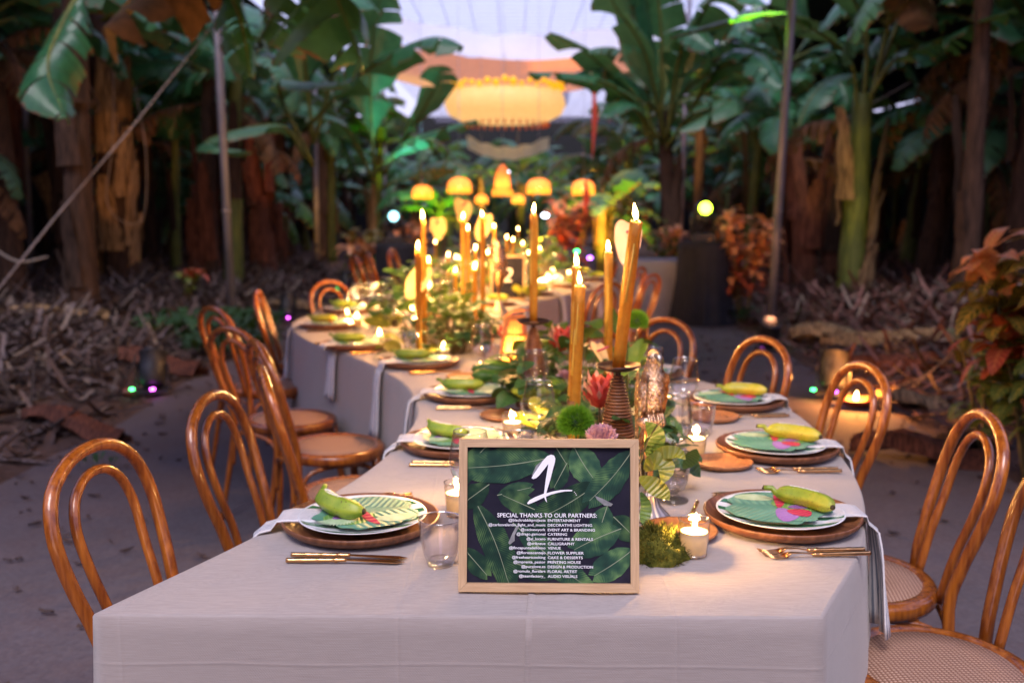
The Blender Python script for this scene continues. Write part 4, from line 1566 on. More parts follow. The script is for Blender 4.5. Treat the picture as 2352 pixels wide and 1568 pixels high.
def make_wine():
    t = thing('wine_glass', '', '')
    prof = [(0.0345, 0.112), (0.0385, 0.125)]
    outer = [(0.006, 0.088), (0.022, 0.094), (0.035, 0.107), (0.0425, 0.127), (0.0445, 0.145), (0.0425, 0.168), (0.0375, 0.196), (0.0350, 0.208)]
    G().lathe(outer + [(0.0355, 0.209), (0.0345, 0.2085)] , 32).build('bowl', 'glass', t)
    G().lathe([(0, 0.0), (0.034, 0.0), (0.0345, 0.0018), (0.018, 0.005), (0.0058, 0.012), (0.0042, 0.03), (0.0042, 0.070), (0.0062, 0.088), (0, 0.0895)], 24).build('stem', 'glass_solid', t)
    G().lathe([(0.0344, 0.2078), (0.0354, 0.2090), (0.0352, 0.2100), (0.0342, 0.2096), (0.0344, 0.2078)], 32).build('rim', 'glass_rim', t)
    return t


def make_tumbler():
    t = thing('tumbler', '', '')
    wob = lambda th, z: 1 + 0.012 * math.cos(10 * th) * (1 if z < 0.07 else 0)
    G().lathe([(0.026, 0.008), (0.032, 0.022), (0.0385, 0.050), (0.0415, 0.088), (0.0420, 0.091)], 60, wob=wob).build('glass_wall', 'glass', t)
    G().lathe([(0.0240, 0.012), (0.030, 0.026), (0.0365, 0.052), (0.0402, 0.090)], 60, wob=wob).build('inner_wall', 'glass', t)
    G().lathe([(0, 0.0), (0.0235, 0.0), (0.026, 0.004), (0.0262, 0.009), (0.022, 0.0125), (0, 0.013)], 32).build('base', 'glass_solid', t)
    G().lathe([(0.0402, 0.0895), (0.0420, 0.0905), (0.0418, 0.0920), (0.0404, 0.0916), (0.0402, 0.0895)], 40).build('rim', 'glass_rim', t)
    return t


def make_goblet():
    t = thing('water_goblet', '', '')
    wob = lambda th, z: 1 + 0.025 * math.cos(9 * th) * (1 if z < 0.085 else 0.2)
    G().lathe([(0.012, 0.020), (0.026, 0.028), (0.034, 0.050), (0.0395, 0.085), (0.0410, 0.112)], 54, wob=wob).build('bowl', 'glass', t)
    G().lathe([(0.022, 0.034), (0.032, 0.054), (0.0375, 0.087), (0.0395, 0.111)], 54, wob=wob).build('inner_wall', 'glass', t)
    G().lathe([(0, 0.0), (0.036, 0.0), (0.0365, 0.003), (0.018, 0.009), (0.011, 0.016), (0.014, 0.026), (0.018, 0.034), (0, 0.036)], 32).build('foot', 'glass_solid', t)
    G().lathe([(0.0394, 0.1105), (0.0412, 0.1115), (0.0410, 0.113), (0.0396, 0.1126), (0.0394, 0.1105)], 40).build('rim', 'glass_rim', t)
    return t


FLAME = None


def flame(parent, loc, s=1.0):
    global FLAME
    fr_ = random.Random(int(loc[2] * 9000) + int(abs(parent.location.x) * 7000))
    if FLAME is None:
        FLAME = G().lathe([(0, 0.0), (0.0030, 0.003), (0.0052, 0.009), (0.0048, 0.016), (0.0028, 0.024), (0, 0.034)], 10).mesh('flame', 'flame')
    return put(FLAME, 'flame', parent, loc, (fr_.uniform(-0.16, 0.16), fr_.uniform(-0.16, 0.16), 0), (s * fr_.uniform(0.9, 1.2), s * fr_.uniform(0.9, 1.2), s * fr_.uniform(0.8, 1.25)))


VP, TP = 3.6, 2.6     # light power of a votive and of a taper flame (W)


def make_votive():
    t = thing('votive_candle', '', '')
    G().lathe([(0.0255, 0.010), (0.0275, 0.03), (0.0295, 0.060), (0.0305, 0.074), (0.0312, 0.0755)], 28).build('glass_cup', 'glass_warm', t)
    G().lathe([(0, 0), (0.0252, 0), (0.0262, 0.003), (0.0258, 0.0095), (0, 0.0105)], 28).build('glass_base', 'glass', t)
    G().lathe([(0, 0.005), (0.0236, 0.005), (0.0262, 0.035), (0.0270, 0.0525), (0.0240, 0.0512), (0.012, 0.0485), (0, 0.0480)], 28).build('wax', 'wax_votive', t)
    G().lathe([(0.0300, 0.0745), (0.0313, 0.0752), (0.0311, 0.0764), (0.0301, 0.0760), (0.0300, 0.0745)], 28).build('rim', 'glass_rim', t)
    G().tube([(0, 0, 0.048), (0.0005, 0, 0.0565)], 0.0009, 5).build('wick', 'banana_tip', t)
    flame(t, (0, 0, 0.0545), 0.85)
    lamp(t, (0, 0, 0.068), VP, (1.0, 0.56, 0.20), 0.010)
    return t


def make_cone_holder(h=0.29, dish=0.056):
    """Woven rattan cone with a bronze dish on top."""
    t = thing('candle_holder', '', '')
    g = G()
    n = 34
    for k in range(n):
        q = k / (n - 1)
        z = 0.006 + q * (h - 0.030)
        rr = 0.048 * (1 - q) ** 0.75 + 0.0095
        m = 26
        ring = [(rr * (1 + 0.035 * math.sin(j * 2 * PI / m * 13 + (k % 2) * PI)) * math.cos(j * 2 * PI / m), rr * (1 + 0.035 * math.sin(j * 2 * PI / m * 13 + (k % 2) * PI)) * math.sin(j * 2 * PI / m), z) for j in range(m + 1)]
        g.tube(ring, 0.0036, 5, False)
    g.build('woven_cone', 'rattan', t)
    G().lathe([(0, 0.0), (0.054, 0.0), (0.046, 0.06), (0.024, 0.18), (0.0065, h - 0.02), (0.0065, h - 0.006), (0, h - 0.006)], 20).build('inner_cone', 'bronze', t)
    G().lathe([(0, h - 0.012), (0.030, h - 0.010), (0.052, h - 0.003), (dish, h + 0.004), (dish - 0.0015, h + 0.006), (0.050, h + 0.001), (0.018, h - 0.004), (0, h - 0.004)], 36).build('drip_dish', 'bronze', t)
    return t


def taper(p, h, lean=(0, 0), rad=0.0135, label='', group='tall golden beeswax tapers', power=None, drip=True):
    """Golden honeycomb taper standing at p (a Vector), height h."""
    t = thing('taper_candle', label, 'candle', p, 0, group)
    n = 10
    path = [(lean[0] * (k / n), lean[1] * (k / n), h * k / n) for k in range(n + 1)]
    top = Vector(path[-1])
    G().tube(path, rad, 18).build('wax_body', 'wax_gold', t)
    g = G()
    for k in range(7):                                # ragged rolled lip round the flame
        a = k * 0.9
        b0 = top + Vector((rad * 0.82 * math.cos(a), rad * 0.82 * math.sin(a), -0.004))
        g.tube([b0, b0 + Vector((0, 0, 0.004 + 0.007 * ((k * 37) % 5) / 4))], [0.0028, 0.0014], 5)
    g.build('wax_lip', 'wax_votive', t)
    if drip:
        g = G()
        r = random.Random(int(abs(p.x * 1000)))
        for k in range(3):
            a = r.uniform(3.2, 6.0)
            q0, q1 = r.uniform(0.75, 1.0), r.uniform(0.35, 0.7)
            pts = [Vector((lean[0] * q, lean[1] * q, h * q)) + Vector((rad * math.cos(a + 0.12 * math.sin(q * 9)), rad * math.sin(a), 0)) for q in (q0, q0 * 0.7 + q1 * 0.3, q0 * 0.4 + q1 * 0.6, q1)]
            g.tube(pts, [0.0012, 0.0018, 0.0016, 0.0030], 6)
        g.build('wax_drips', 'petal_yellow', t)
    G().tube([top + Vector((0, 0, -0.002)), top + Vector((0.001, 0, 0.012))], 0.0011, 5).build('wick', 'banana_tip', t)
    flame(t, top + Vector((0, 0, 0.005)), 1.0)
    lamp(t, top + Vector((0, 0, 0.026)), TP if power is None else power, (1.0, 0.48, 0.14), 0.012)
    return t


# ------------------------------------------------------------------ place settings
def napkin(p, d, dist, label, hang=0.27, wd=0.042, seed=0):
    """Folded napkin running from under the plate over the table edge (d = outward)."""
    r = random.Random(seed)
    sd = Vector((-d.y, d.x, 0))
    path = [(0.06, 0.0045), (0.10, 0.005), (dist - 0.03, 0.0065 + 0.02), (dist - 0.005, 0.007 + 0.004), (dist + 0.018, 0.001), (dist + 0.029, -0.02)]
    path = [(0.05, 0.031), (0.10, 0.0315), (0.145, 0.033), (0.170, 0.030), (max(0.176, dist - 0.012), 0.012), (dist + 0.012, 0.006), (dist + 0.028, -0.008), (dist + 0.034, -0.04)]
    for k in range(1, 7):
        path.append((dist + 0.036 + 0.018 * k / 6, -0.04 - (hang - 0.04) * k / 6))
    n = len(path)
    g = G()
    ph = r.uniform(0, 6)
    vs, uvs, fs = [], [], []
    m = 10
    for lay in (0, 1):
        for i, (o, z) in enumerate(path):
            q = max(0, (i - 7) / (n - 8))
            ww = wd * (1 + 0.45 * q - 0.12 * (1 if 3 <= i <= 6 else 0))
            for j in range(m + 1):
                u = j / m - 0.5
                fo = (0.010 * math.sin(u * 15 + ph) * q) + 0.004 * math.sin(u * 9 + 2) * (1 if i > 4 else 0)
                c = Vector((p[0], p[1], TZ)) + d * (o + (fo if i > 5 else 0) - lay * (0.004 if i > 5 else 0)) + sd * (u * 2 * ww)
                vs.append((c.x - p[0], c.y - p[1], z + (fo * 0.4 if i <= 5 else 0) - lay * (0.004 if i <= 5 else 0)))
                uvs.append((j / m, i / n))
    nn = n * (m + 1)
    for lay in (0, 1):
        for i in range(n - 1):
            for j in range(m):
                a = lay * nn + i * (m + 1) + j
                fs.append((a, a + 1, a + m + 2, a + m + 1) if not lay else (a, a + m + 1, a + m + 2, a + 1))
    for i in range(n - 1):
        for j in (0, m):
            a = i * (m + 1) + j
            fs.append((a, a + m + 1, nn + a + m + 1, nn + a) if j == 0 else (a, nn + a, nn + a + m + 1, a + m + 1))
    e = (n - 1) * (m + 1)
    for j in range(m):
        fs.append((e + j, e + j + 1, nn + e + j + 1, nn + e + j))
    g.add(vs, fs, uvs)
    o = g.build('napkin', 'napkin', None, (p[0], p[1], TZ))
    return tag(o, label, 'napkin', 'striped napkins over the table edge')


def setting(side, c, where, ang=None, ban=(0.0, 0.0, 0.0), bread=True, nap=True, bmat='banana_green', lite=False):
    """A full cover at c (plate centre); local +x points to the diner."""
    e, n = edge_at(side, c[1])
    if ang is None:
        ang = math.atan2(n.y, n.x)
    d = Vector((math.cos(ang), math.sin(ang), 0))
    s = Vector((-d.y, d.x, 0))
    c = Vector((c[0], c[1], TZ + 0.002))
    rz = ang

    def loc(x, y, z):
        return c + d * x + s * y + Vector((0, 0, z))
    inst('charger', make_charger, 'round dark wooden charger at the ' + where, 'charger', c, rz + c.y, 'wooden chargers')
    inst('plate', make_plate, 'green-striped white dinner plate at the ' + where, 'plate', loc(-0.004, 0, 0.0165), rz + 0.2 * math.sin(c.y * 9), 'striped plates')
    inst('card', make_card, 'leaf-shaped printed card on the plate at the ' + where, 'card', loc(0.004, 0, 0.0316), rz + 0.4 * math.sin(c.y * 11 + side), 'printed cards on plates', 1.02)
    if nap:
        napkin((c.x, c.y), d, edge_dist(side, Vector((c.x, c.y, 0)), d), 'striped napkin hanging at the ' + where, 0.26 + 0.03 * math.sin(c.y * 5), seed=int(c.y * 100))
    inst('ban_%s%d' % (bmat, side), lambda: make_banana(bmat, True, side), ('yellow-green' if bmat == 'banana_yellow' else 'green') + ' banana on the plate at the ' + where, 'banana', loc(ban[0], ban[1], 0.036), ban[2], 'bananas on plates', 0.93 + 0.14 * ((c.y * 7.3) % 1))
    inst('knife', make_knife, 'gold bamboo-handled knife, inner one at the ' + where, 'knife', loc(0.0, 0.186, 0.0), rz - 0.06, 'gold knives')
    inst('knife', make_knife, 'gold bamboo-handled knife, outer one at the ' + where, 'knife', loc(0.004, 0.212, 0.0), rz - 0.02, 'gold knives')
    inst('fork', lambda: make_knife(True), 'gold bamboo-handled fork, inner one at the ' + where, 'fork', loc(0.0, -0.188, 0.0), rz + 0.05, 'gold forks')
    inst('fork', lambda: make_knife(True), 'gold bamboo-handled fork, outer one at the ' + where, 'fork', loc(0.004, -0.212, 0.0), rz + 0.08, 'gold forks')
    return loc


PL = [(-.32, 2.04), (-.15, 2.74), (-.15, 3.47), (-.39, 4.18), (-.75, 4.72), (-1.02, 5.52), (-1.04, 6.3)]
PR = [(.58, 2.07), (.73, 2.68), (.76, 3.34), (.52, 3.92), (.20, 4.50)]
LB = [(0.062, 0.004, -0.95), (0.05, 0.0, -0.75), (0.04, 0.02, -0.2), (0.05, 0, -0.2), (0.05, 0, -0.1), (0.05, 0, -0.15), (0.04, 0, -0.1)]
RB = [(0.05, 0.015, -0.8), (0.045, 0.03, -0.55), (0.03, 0.02, -0.25), (0.03, 0.04, -0.3), (0.03, 0.03, -0.3)]
LA = [182, 180, 184, 205, 215, 190, 165]
RA = [0, -2, 4, 30, 42]
for k, c in enumerate(PL):
    setting(-1, c, '%s left-hand place setting from the front' % ORD[k], math.radians(LA[k]), LB[k], bmat='banana_yellow' if k in (5,) else 'banana_green')
for k, c in enumerate(PR):
    setting(1, c, '%s right-hand place setting from the front' % ORD[k], math.radians(RA[k]), RB[k], bmat='banana_yellow' if k in (1, 2) else 'banana_green')
FARL, FARR = [7.15, 7.85, 8.6, 9.7, 10.4, 11.2, 12.0], [5.3, 6.0, 6.75, 7.45, 8.2, 9.0, 9.8, 10.6, 11.5]
for k, y in enumerate(FARL):
    e, n = edge_at(-1, y)
    c = e - n * 0.21
    setting(-1, (c.x, c.y), '%s blurred setting on the far left' % ORD[k], None, (0.03, 0, -0.2), nap=k < 3)
for k, y in enumerate(FARR):
    e, n = edge_at(1, y)
    c = e - n * 0.21
    setting(1, (c.x, c.y), '%s blurred setting on the far right' % ORD[k], None, (0.03, 0, -0.3), nap=k < 5)

# bread plates
for (X, Y, lb) in ((1560, 1232, 'small wooden bread plate beside the front right votive'), (1660, 1072, 'small wooden bread plate by the second right setting'), (1157, 962, 'small wooden bread plate behind the second left votive'), (1070, 872, 'small wooden bread plate by the third left votive'), (1640, 965, 'small wooden bread plate by the third right setting')):
    p = P(X, Y, TZ)
    inst('bread', make_bread, lb, 'bread plate', (p.x, p.y, TZ + 0.002), X, 'small wooden bread plates')

# chairs
CH = [(203, 1040, PL[0], 'bentwood chair at the left front corner of the table', 0.0), (482, 920, PL[1], 'bentwood chair, second from the front on the left', -0.14),
      (600, 856, PL[2], 'bentwood chair, third from the front on the left', -0.12), (586, 794, PL[3], 'bentwood chair, fourth from the front on the left', -0.12),
      (528, 762, PL[4], 'bentwood chair, fifth from the front on the left', 0.0), (487, 713, PL[5], 'bentwood chair, sixth from the front on the left', 0.0),
      (590, 674, PL[6], 'bentwood chair, seventh from the front on the left, standing clear', -0.35), (752, 651, (-.8, 6.9), 'bentwood chair, eighth on the left, behind a plated banana', -0.75)]
for X, Y, pl, lb, k in CH:
    chair_top(X, Y, pl, lb, 0.895, k)
CH = [(2268, 966, PR[1], 'bentwood chair, second from the front on the right, seat showing', 0.34), (1990, 848, PR[2], 'bentwood chair, third from the front on the right', 0.40),
      (1760, 786, PR[3], 'bentwood chair, fourth from the front on the right', 0.42), (1536, 740, PR[4], 'bentwood chair, fifth from the front on the right', 0.5)]
for X, Y, pl, lb, k in CH:
    chair_top(X, Y, pl, lb, 0.895, k)
c = P(2150, 1535, 0.47)
inst('chair', make_chair, 'bentwood chair cut by the lower right picture corner, cane seat showing', 'chair', (c.x + 0.01, c.y, 0.008), PI / 2 + 0.06, 'bentwood chairs round the table')
for k, (X, Y, a) in enumerate(((1500, 634, 150), (1472, 618, 155), (1412, 600, 165), (1400, 655, 140))):
    p = P(X, Y, 0.895)
    f = Vector((math.cos(math.radians(a)), math.sin(math.radians(a)), 0)) * 0.296
    inst('chair', make_chair, ['bentwood chair seen edge-on right of the tall taper', 'bentwood chair just left of the edge-on one', 'blurred bentwood chair behind the fourth tall taper', 'blurred bentwood chair half hidden by the tall tapers'][k], 'chair', (p.x + f.x, p.y + f.y, 0.008), math.radians(a) - PI / 2, 'bentwood chairs round the table')
for k, (X, Y, a) in enumerate(((812, 590, 25), (842, 583, 20), (898, 576, -10), (925, 668, 60))):
    p = P(X, Y, 0.895)
    f = Vector((math.cos(math.radians(a)), math.sin(math.radians(a)), 0)) * 0.296
    if k == 3:
        continue
    inst('chair', make_chair, ['far bentwood chair on the left, leftmost of a close pair', 'far bentwood chair on the left, right one of a close pair', 'far bentwood chair on the left, showing a round hoop'][k], 'chair', (p.x + f.x, p.y + f.y, 0.008), math.radians(a) - PI / 2, 'bentwood chairs round the table')

# ------------------------------------------------------------------ framed sign "1"
def text_mesh(body, size, align='LEFT', bold=0.0):
    cu = bpy.data.curves.new('txt', 'FONT')
    cu.body = body
    cu.size = size
    cu.align_x = align
    cu.offset = bold
    cu.resolution_u = 3
    ob = bpy.data.objects.new('txt', cu)
    C.objects.link(ob)
    dg = bpy.context.evaluated_depsgraph_get()
    me = bpy.data.meshes.new_from_object(ob.evaluated_get(dg))
    bpy.data.objects.remove(ob)
    return me


def fit_text(body, x0, x1, y, cap, parent, K, align, mat='text_white', zoff=0.0022, name='text_line'):
    """Text line in poster units: spans x0..x1 at baseline y, built in the xz plane."""
    me = text_mesh(body, 1.0, 'LEFT', 0.012)
    xs = [v.co.x for v in me.vertices]
    a, b_ = min(xs), max(xs)
    sx = (x1 - x0) / (b_ - a)
    sy = cap / 0.70
    for v in me.vertices:
        X = x0 + (v.co.x - a) * sx
        Y = y - v.co.y * sy
        p = K(X, Y)
        v.co = (p[0], -zoff, p[1])
    me.materials.append(MATS[mat])
    return put(me, name, parent)


def framed_sign(label, loc, rz, tilt, W=0.318, Hh=0.268, big=True):
    t = thing('framed_sign', label, 'sign', loc, rz)
    t.rotation_euler = (-tilt, 0, rz)
    b = 0.0148
    dp = 0.018
    # mitred frame bars
    def bar(p):
        g = G()
        o = [Vector((x, 0, z)) for x, z in p]
        g.add([v + Vector((0, -dp / 2, 0)) for v in o] + [v + Vector((0, dp / 2, 0)) for v in o], [(0, 1, 2, 3), (7, 6, 5, 4), (0, 4, 5, 1), (1, 5, 6, 2), (2, 6, 7, 3), (3, 7, 4, 0)])
        return g
    x0, x1, z0, z1 = -W / 2, W / 2, 0.0, Hh
    e = 0.0004
    for p, m in ((((x0, z0), (x1, z0), (x1 - b, z0 + b), (x0 + b, z0 + b)), 'frame_wood'), (((x0 + b, z1 - b), (x1 - b, z1 - b), (x1, z1), (x0, z1)), 'frame_wood'),
                 (((x0, z0 + e), (x0 + b, z0 + b + e), (x0 + b, z1 - b - e), (x0, z1 - e)), 'frame_wood_v'), (((x1 - b, z0 + b + e), (x1, z0 + e), (x1, z1 - e), (x1 - b, z1 - b - e)), 'frame_wood_v')):
        bar(p).build('frame_bar', m, t, smooth=False)
    pw, ph = W - 2 * b, Hh - 2 * b
    G().box((0, 0.002, Hh / 2), (pw + 0.004, 0.003, ph + 0.004)).build('backing', 'poster_dark', t, smooth=False)
    g = G()
    g.add([(-pw / 2, 0, b), (pw / 2, 0, b), (pw / 2, 0, b + ph), (-pw / 2, 0, b + ph)], [(0, 1, 2, 3)])
    poster = g.build('poster', 'poster_dark', t, smooth=False)
    # stand leg behind
    G().box((0, 0.055, 0.085), (0.05, 0.004, 0.19), Matrix.Rotation(math.radians(30), 3, 'X')).build('easel_leg', 'black_metal', t, smooth=False)

    def K(X, Y):                                  # survey units of the poster -> metres
        return (-pw / 2 + (X - 255) / 1525 * pw, b + ph - (Y - 182) / 1240 * ph)
    if not big:
        me = text_mesh('2', 1.0)
        for v in me.vertices:
            v.co = (-0.045 + v.co.x * 0.15 + (v.co.y * 0.03), -0.002, 0.13 + v.co.y * 0.14)
        me.materials.append(MATS['text_white'])
        put(me, 'numeral', poster)
        for k in range(5):
            fit_text('mmmmm mmm mmmm'[: 14 - k], 700, 1400 - 60 * (k % 3), 900 + k * 90, 22, poster, K, 'LEFT') if False else None
        return t
    lv = [((1000, 280), (330, 365), 185, -20), ((440, 175), (215, 470), 125, 20), ((440, 540), (230, 690), 120, 0), ((350, 735), (615, 1365), 165, -30), ((230, 1120), (420, 1330), 110, 0),
          ((610, 1210), (1010, 1320), 120, 10), ((1440, 535), (960, 815), 170, -20), ((1265, 190), (1425, 445), 170, 10), ((1775, 240), (1440, 625), 160, -20), ((1180, 345), (1080, 530), 95, 0),
          ((1660, 940), (1300, 1100), 175, 10), ((1780, 1130), (1480, 1330), 150, -10), ((1640, 830), (1800, 980), 130, 0), ((740, 925), (1320, 1420), 150, 10), ((1560, 740), (1480, 980), 130, 0),
          ((1100, 205), (1180, 330), 120, 0), ((560, 620), (820, 560), 90, 0), ((900, 760), (620, 640), 120, 0)]
    order = [16, 17, 14, 15, 5, 9, 13, 11, 12, 10, 4, 3, 2, 7, 6, 1, 8, 0]
    for q, k in enumerate(order):
        a, c, wd, bu = lv[k]
        g, n = G(), 13
        A, B = Vector((a[0], a[1], 0)), Vector((c[0], c[1], 0))
        A, B = A - (B - A) * 0.10, B + (B - A) * 0.12
        wd *= 0.86
        d = B - A
        s = Vector((-d.y, d.x, 0)).normalized()
        r = random.Random(k)
        vs, uvs, fs, rib = [], [], [], []
        for i in range(n):
            f_ = i / (n - 1)
            cc = A + d * f_ + s * bu * math.sin(PI * f_)
            rib.append(cc)
            ww = wd * min(1, math.sin(PI * (0.06 + 0.90 * f_)) ** 0.6) * (1 + 0.12 * (r.random() - 0.5))
            for u in (-1, -0.5, 0, 0.5, 1):
                p = cc + s * ww * u + d * 0.10 * abs(u)
                p.x = min(1780, max(255, p.x))
                p.y = min(1422, max(182, p.y))
                x, z = K(p.x, p.y)
                vs.append((x, -0.0004 - 0.00006 * q, z))
                uvs.append((abs(u), f_))
        for i in range(n - 1):
            for u in range(4):
                o = i * 5 + u
                fs.append((o, o + 1, o + 6, o + 5))
        g.add(vs, fs, uvs)
        lf = g.build('printed_leaf', 'poster_leaf', poster, smooth=False)
        vs, fs = [], []
        for i, p in enumerate(rib):
            for s2 in (-1, 1):
                pp = p + s * s2 * 4.2 * (1 - 0.6 * i / n)
                x, z = K(min(1780, max(255, pp.x)), min(1422, max(182, pp.y)))
                vs.append((x, -0.0004 - 0.00006 * q - 0.00003, z))
        for i in range(n - 1):
            fs.append((2 * i, 2 * i + 1, 2 * i + 3, 2 * i + 2))
        g = G()
        g.add(vs, fs)
        lf2 = g.build('printed_rib', 'poster_rib', poster, smooth=False)
    for pts in (((640, 1060), (680, 970), (735, 870), (745, 900), (700, 990), (700, 1040), (655, 1075)), ((1450, 625), (1520, 650), (1620, 700), (1600, 720), (1540, 715), (1470, 660)), ((858, 445), (900, 350), (970, 295), (975, 310), (930, 380), (880, 430))):
        g = G()
        g.add([(K(*p)[0], -0.0017, K(*p)[1]) for p in pts], [tuple(range(len(pts)))])
        g.build('printed_dry_leaf', 'paper_grey', poster, smooth=False)
    one = [(1040, 250), (1068, 258), (1080, 285), (1076, 320), (1060, 375), (1036, 470), (1008, 560), (996, 604), (1060, 586), (1130, 574), (1200, 571), (1240, 574), (1236, 584), (1170, 586), (1110, 597), (1040, 616), (992, 636), (996, 660), (1003, 688), (988, 672), (976, 642), (920, 668), (860, 694), (826, 706), (815, 696), (838, 668), (890, 640), (940, 620), (974, 607), (980, 560), (990, 480), (1004, 400), (1015, 335), (975, 385), (930, 440), (900, 466), (872, 475), (857, 466), (870, 440), (915, 375), (960, 310), (1005, 262)]
    g = G()
    g.add([(K(*p)[0], -0.0021, K(*p)[1]) for p in one], [tuple(range(len(one)))])
    g.build('numeral', 'text_white', poster, smooth=False)
    for (x_, y_) in ((1258, 592), (1268, 604), (1276, 618)):
        g = G()
        c0 = K(x_, y_)
        g.add([(c0[0] - .0006, -0.0021, c0[1] - .0006), (c0[0] + .0006, -0.0021, c0[1] - .0008), (c0[0] + .0007, -0.0021, c0[1] + .0006), (c0[0] - .0005, -0.0021, c0[1] + .0007)], [(0, 1, 2, 3)])
        g.build('brush_fleck', 'text_white', poster, smooth=False)
    fit_text('SPECIAL THANKS TO OUR PARTNERS:', 537, 1468, 824, 37, poster, K, 'LEFT')
    rows = [('@blackrabbitprojects', 642, 'ENTERTAINMENT', 1316, 862), ('@carlosvalentin_light_and_music', 455, 'DECORATIVE LIGHTING', 1424, 905), ('@cecinewyork', 757, 'EVENT ART & BRANDING', 1450, 948),
            ('@drago.gamonal', 718, 'CATERING', 1190, 988), ('@el_locero', 812, 'FURNITURE & RENTALS', 1432, 1032), ('@erikneue', 818, 'CALLIGRAPHY', 1260, 1074), ('@fincapuntadellomo', 648, 'VENUE', 1130, 1114),
            ('@floresacentejo', 720, 'FLOWER SUPPLIER', 1346, 1158), ('@freeheartcooking', 676, 'CAKE & DESSERTS', 1336, 1200), ('@imprenta_pastor', 690, 'PRINTING HOUSE', 1318, 1242), ('@purelove.es', 764, 'DESIGN & PRODUCTION', 1432, 1284),
            ('@romulo_floralart', 690, 'FLORAL ARTIST', 1284, 1326), ('@teamfactory_', 742, 'AUDIO VISUALS', 1286, 1370)]
    for a, xa, c, xc, y in rows:
        fit_text(a, xa, 988, y, 24, poster, K, 'RIGHT')
        fit_text(c, 1010, xc, y + 2, 24, poster, K, 'LEFT')
    return t


p = P(1260, 1365, TZ)
framed_sign('oak-framed dark leafy table sign with large white 1 and partner list', (p.x, p.y + 0.004, TZ + 0.0045), math.radians(-1.0), math.radians(11))
p = P(1166, 690, TZ)
framed_sign('small blurred table sign with white 2 further down the table', (p.x, p.y, TZ + 0.004), math.radians(-8), math.radians(8), 0.25, 0.32, False)

# ------------------------------------------------------------------ votives, glasses
def on_table(X, Y):
    p = P(X, Y, TZ)
    return Vector((p.x, p.y, TZ + 0.002))


VOT = [(1593, 1280, 'lit votive in clear glass at the right front of the table'), (1052, 1185, 'lit votive half hidden left behind the framed sign'), (1177, 1010, 'lit votive beside the wine glass, left of the green bananas'),
       (1103, 885, 'lit votive above the third left plate'), (1018, 830, 'lit votive above the fourth left plate'), (873, 795, 'lit votive above the fifth left plate'), (820, 752, 'lit votive above the sixth left plate'),
       (1597, 1050, 'lit votive behind the right wine glass'), (1527, 945, 'lit votive right of the parrot'), (870, 770, 'lit votive next to the left far wine glass')]
for X, Y, lb in VOT[:9]:
    inst('votive', make_votive, lb, 'candle', on_table(X, Y), X * 0.1, 'lit votive candles')
WG = [(-0.088, 2.04, 'wine glass partly hidden left behind the framed sign'), (.072, 2.62, 'wine glass left of the green flower ball'), (.076, 3.18, 'wine glass behind the one by the flower ball'), (-.118, 3.87, 'wine glass left of the woven lantern'),
      (-.44, 4.27, 'wine glass among the far left greenery'), (-.77, 5.5, 'wine glass nearest the sixth left setting'), (.405, 2.43, 'wine glass right of the golden parrot'), (.53, 3.02, 'wine glass behind and right of the parrot glass'), (.44, 3.75, 'wine glass right of the tall tapers'), (-.86, 6.1, 'wine glass beyond the sixth left setting')]
for x, y, lb in WG:
    inst('wine', make_wine, lb, 'wine glass', (x, y, TZ + 0.002), x * 7, 'stemmed wine glasses')
TM = [(1012, 1298, 'clear tumbler at the left edge of the framed sign'), (1610, 1000, 'clear tumbler by the third right setting'), (1190, 1075, 'clear tumbler just behind the frame top'), (1130, 845, 'clear tumbler left of the woven lantern'), (945, 815, 'clear tumbler above the fourth left setting'), (1225, 990, 'clear tumbler behind the left wine glass'), (1500, 850, 'clear tumbler behind the parrot')]
for X, Y, lb in TM:
    inst('tumbler', make_tumbler, lb, 'tumbler', on_table(X, Y), X, 'clear tumblers')
inst('goblet', make_goblet, 'ribbed footed water goblet right of the framed sign', 'goblet', on_table(1545, 1150), 0.3)
# small dark knife beside the bread plate
inst('knife', make_knife, 'single small gold knife upright of the front right bread plate', 'knife', on_table(1585, 1195), 1.25, 'gold knives')

# glassware, votives and small lights further along the table
r9 = random.Random(21)
fk = 0


def NTH(k):
    return ORD[k - 1] if k <= 20 else ('twenty-', 'thirty-', 'forty-', 'fifty-', 'sixty-', 'seventy-', 'eighty-', 'ninety-', 'hundred-')[(k - 21) // 9] + ORD[(k - 21) % 9]


for i in range(78, NS - 3, 4):
    for q in (0.30, 0.40, 0.60, 0.70):
        if r9.random() < 0.42:
            continue
        pp = LP[i].lerp(RP[i], q + r9.uniform(-0.04, 0.04))
        fk += 1
        kind = r9.random()
        if kind < 0.5:
            inst('wine', make_wine, 'blurred wine glass, %s drinking vessel along the far table' % NTH(fk), 'wine glass', (pp.x, pp.y, TZ + 0.002), 0, 'blurred far wine glasses')
        elif kind < 0.68:
            inst('tumbler', make_tumbler, 'blurred tumbler, %s drinking vessel along the far table' % NTH(fk), 'tumbler', (pp.x, pp.y, TZ + 0.002), 0, 'blurred far tumblers')
        else:
            inst('votive', make_votive, 'blurred lit votive, %s small thing along the far table' % NTH(fk), 'candle', (pp.x, pp.y, TZ + 0.002), 0, 'blurred far votives')

# ------------------------------------------------------------------ tapers and holders
def holder(x, y, label, h=0.29):
    return inst('cone', make_cone_holder, label, 'candle holder', (x, y, TZ + 0.002), x * 9, 'woven cone candle holders')


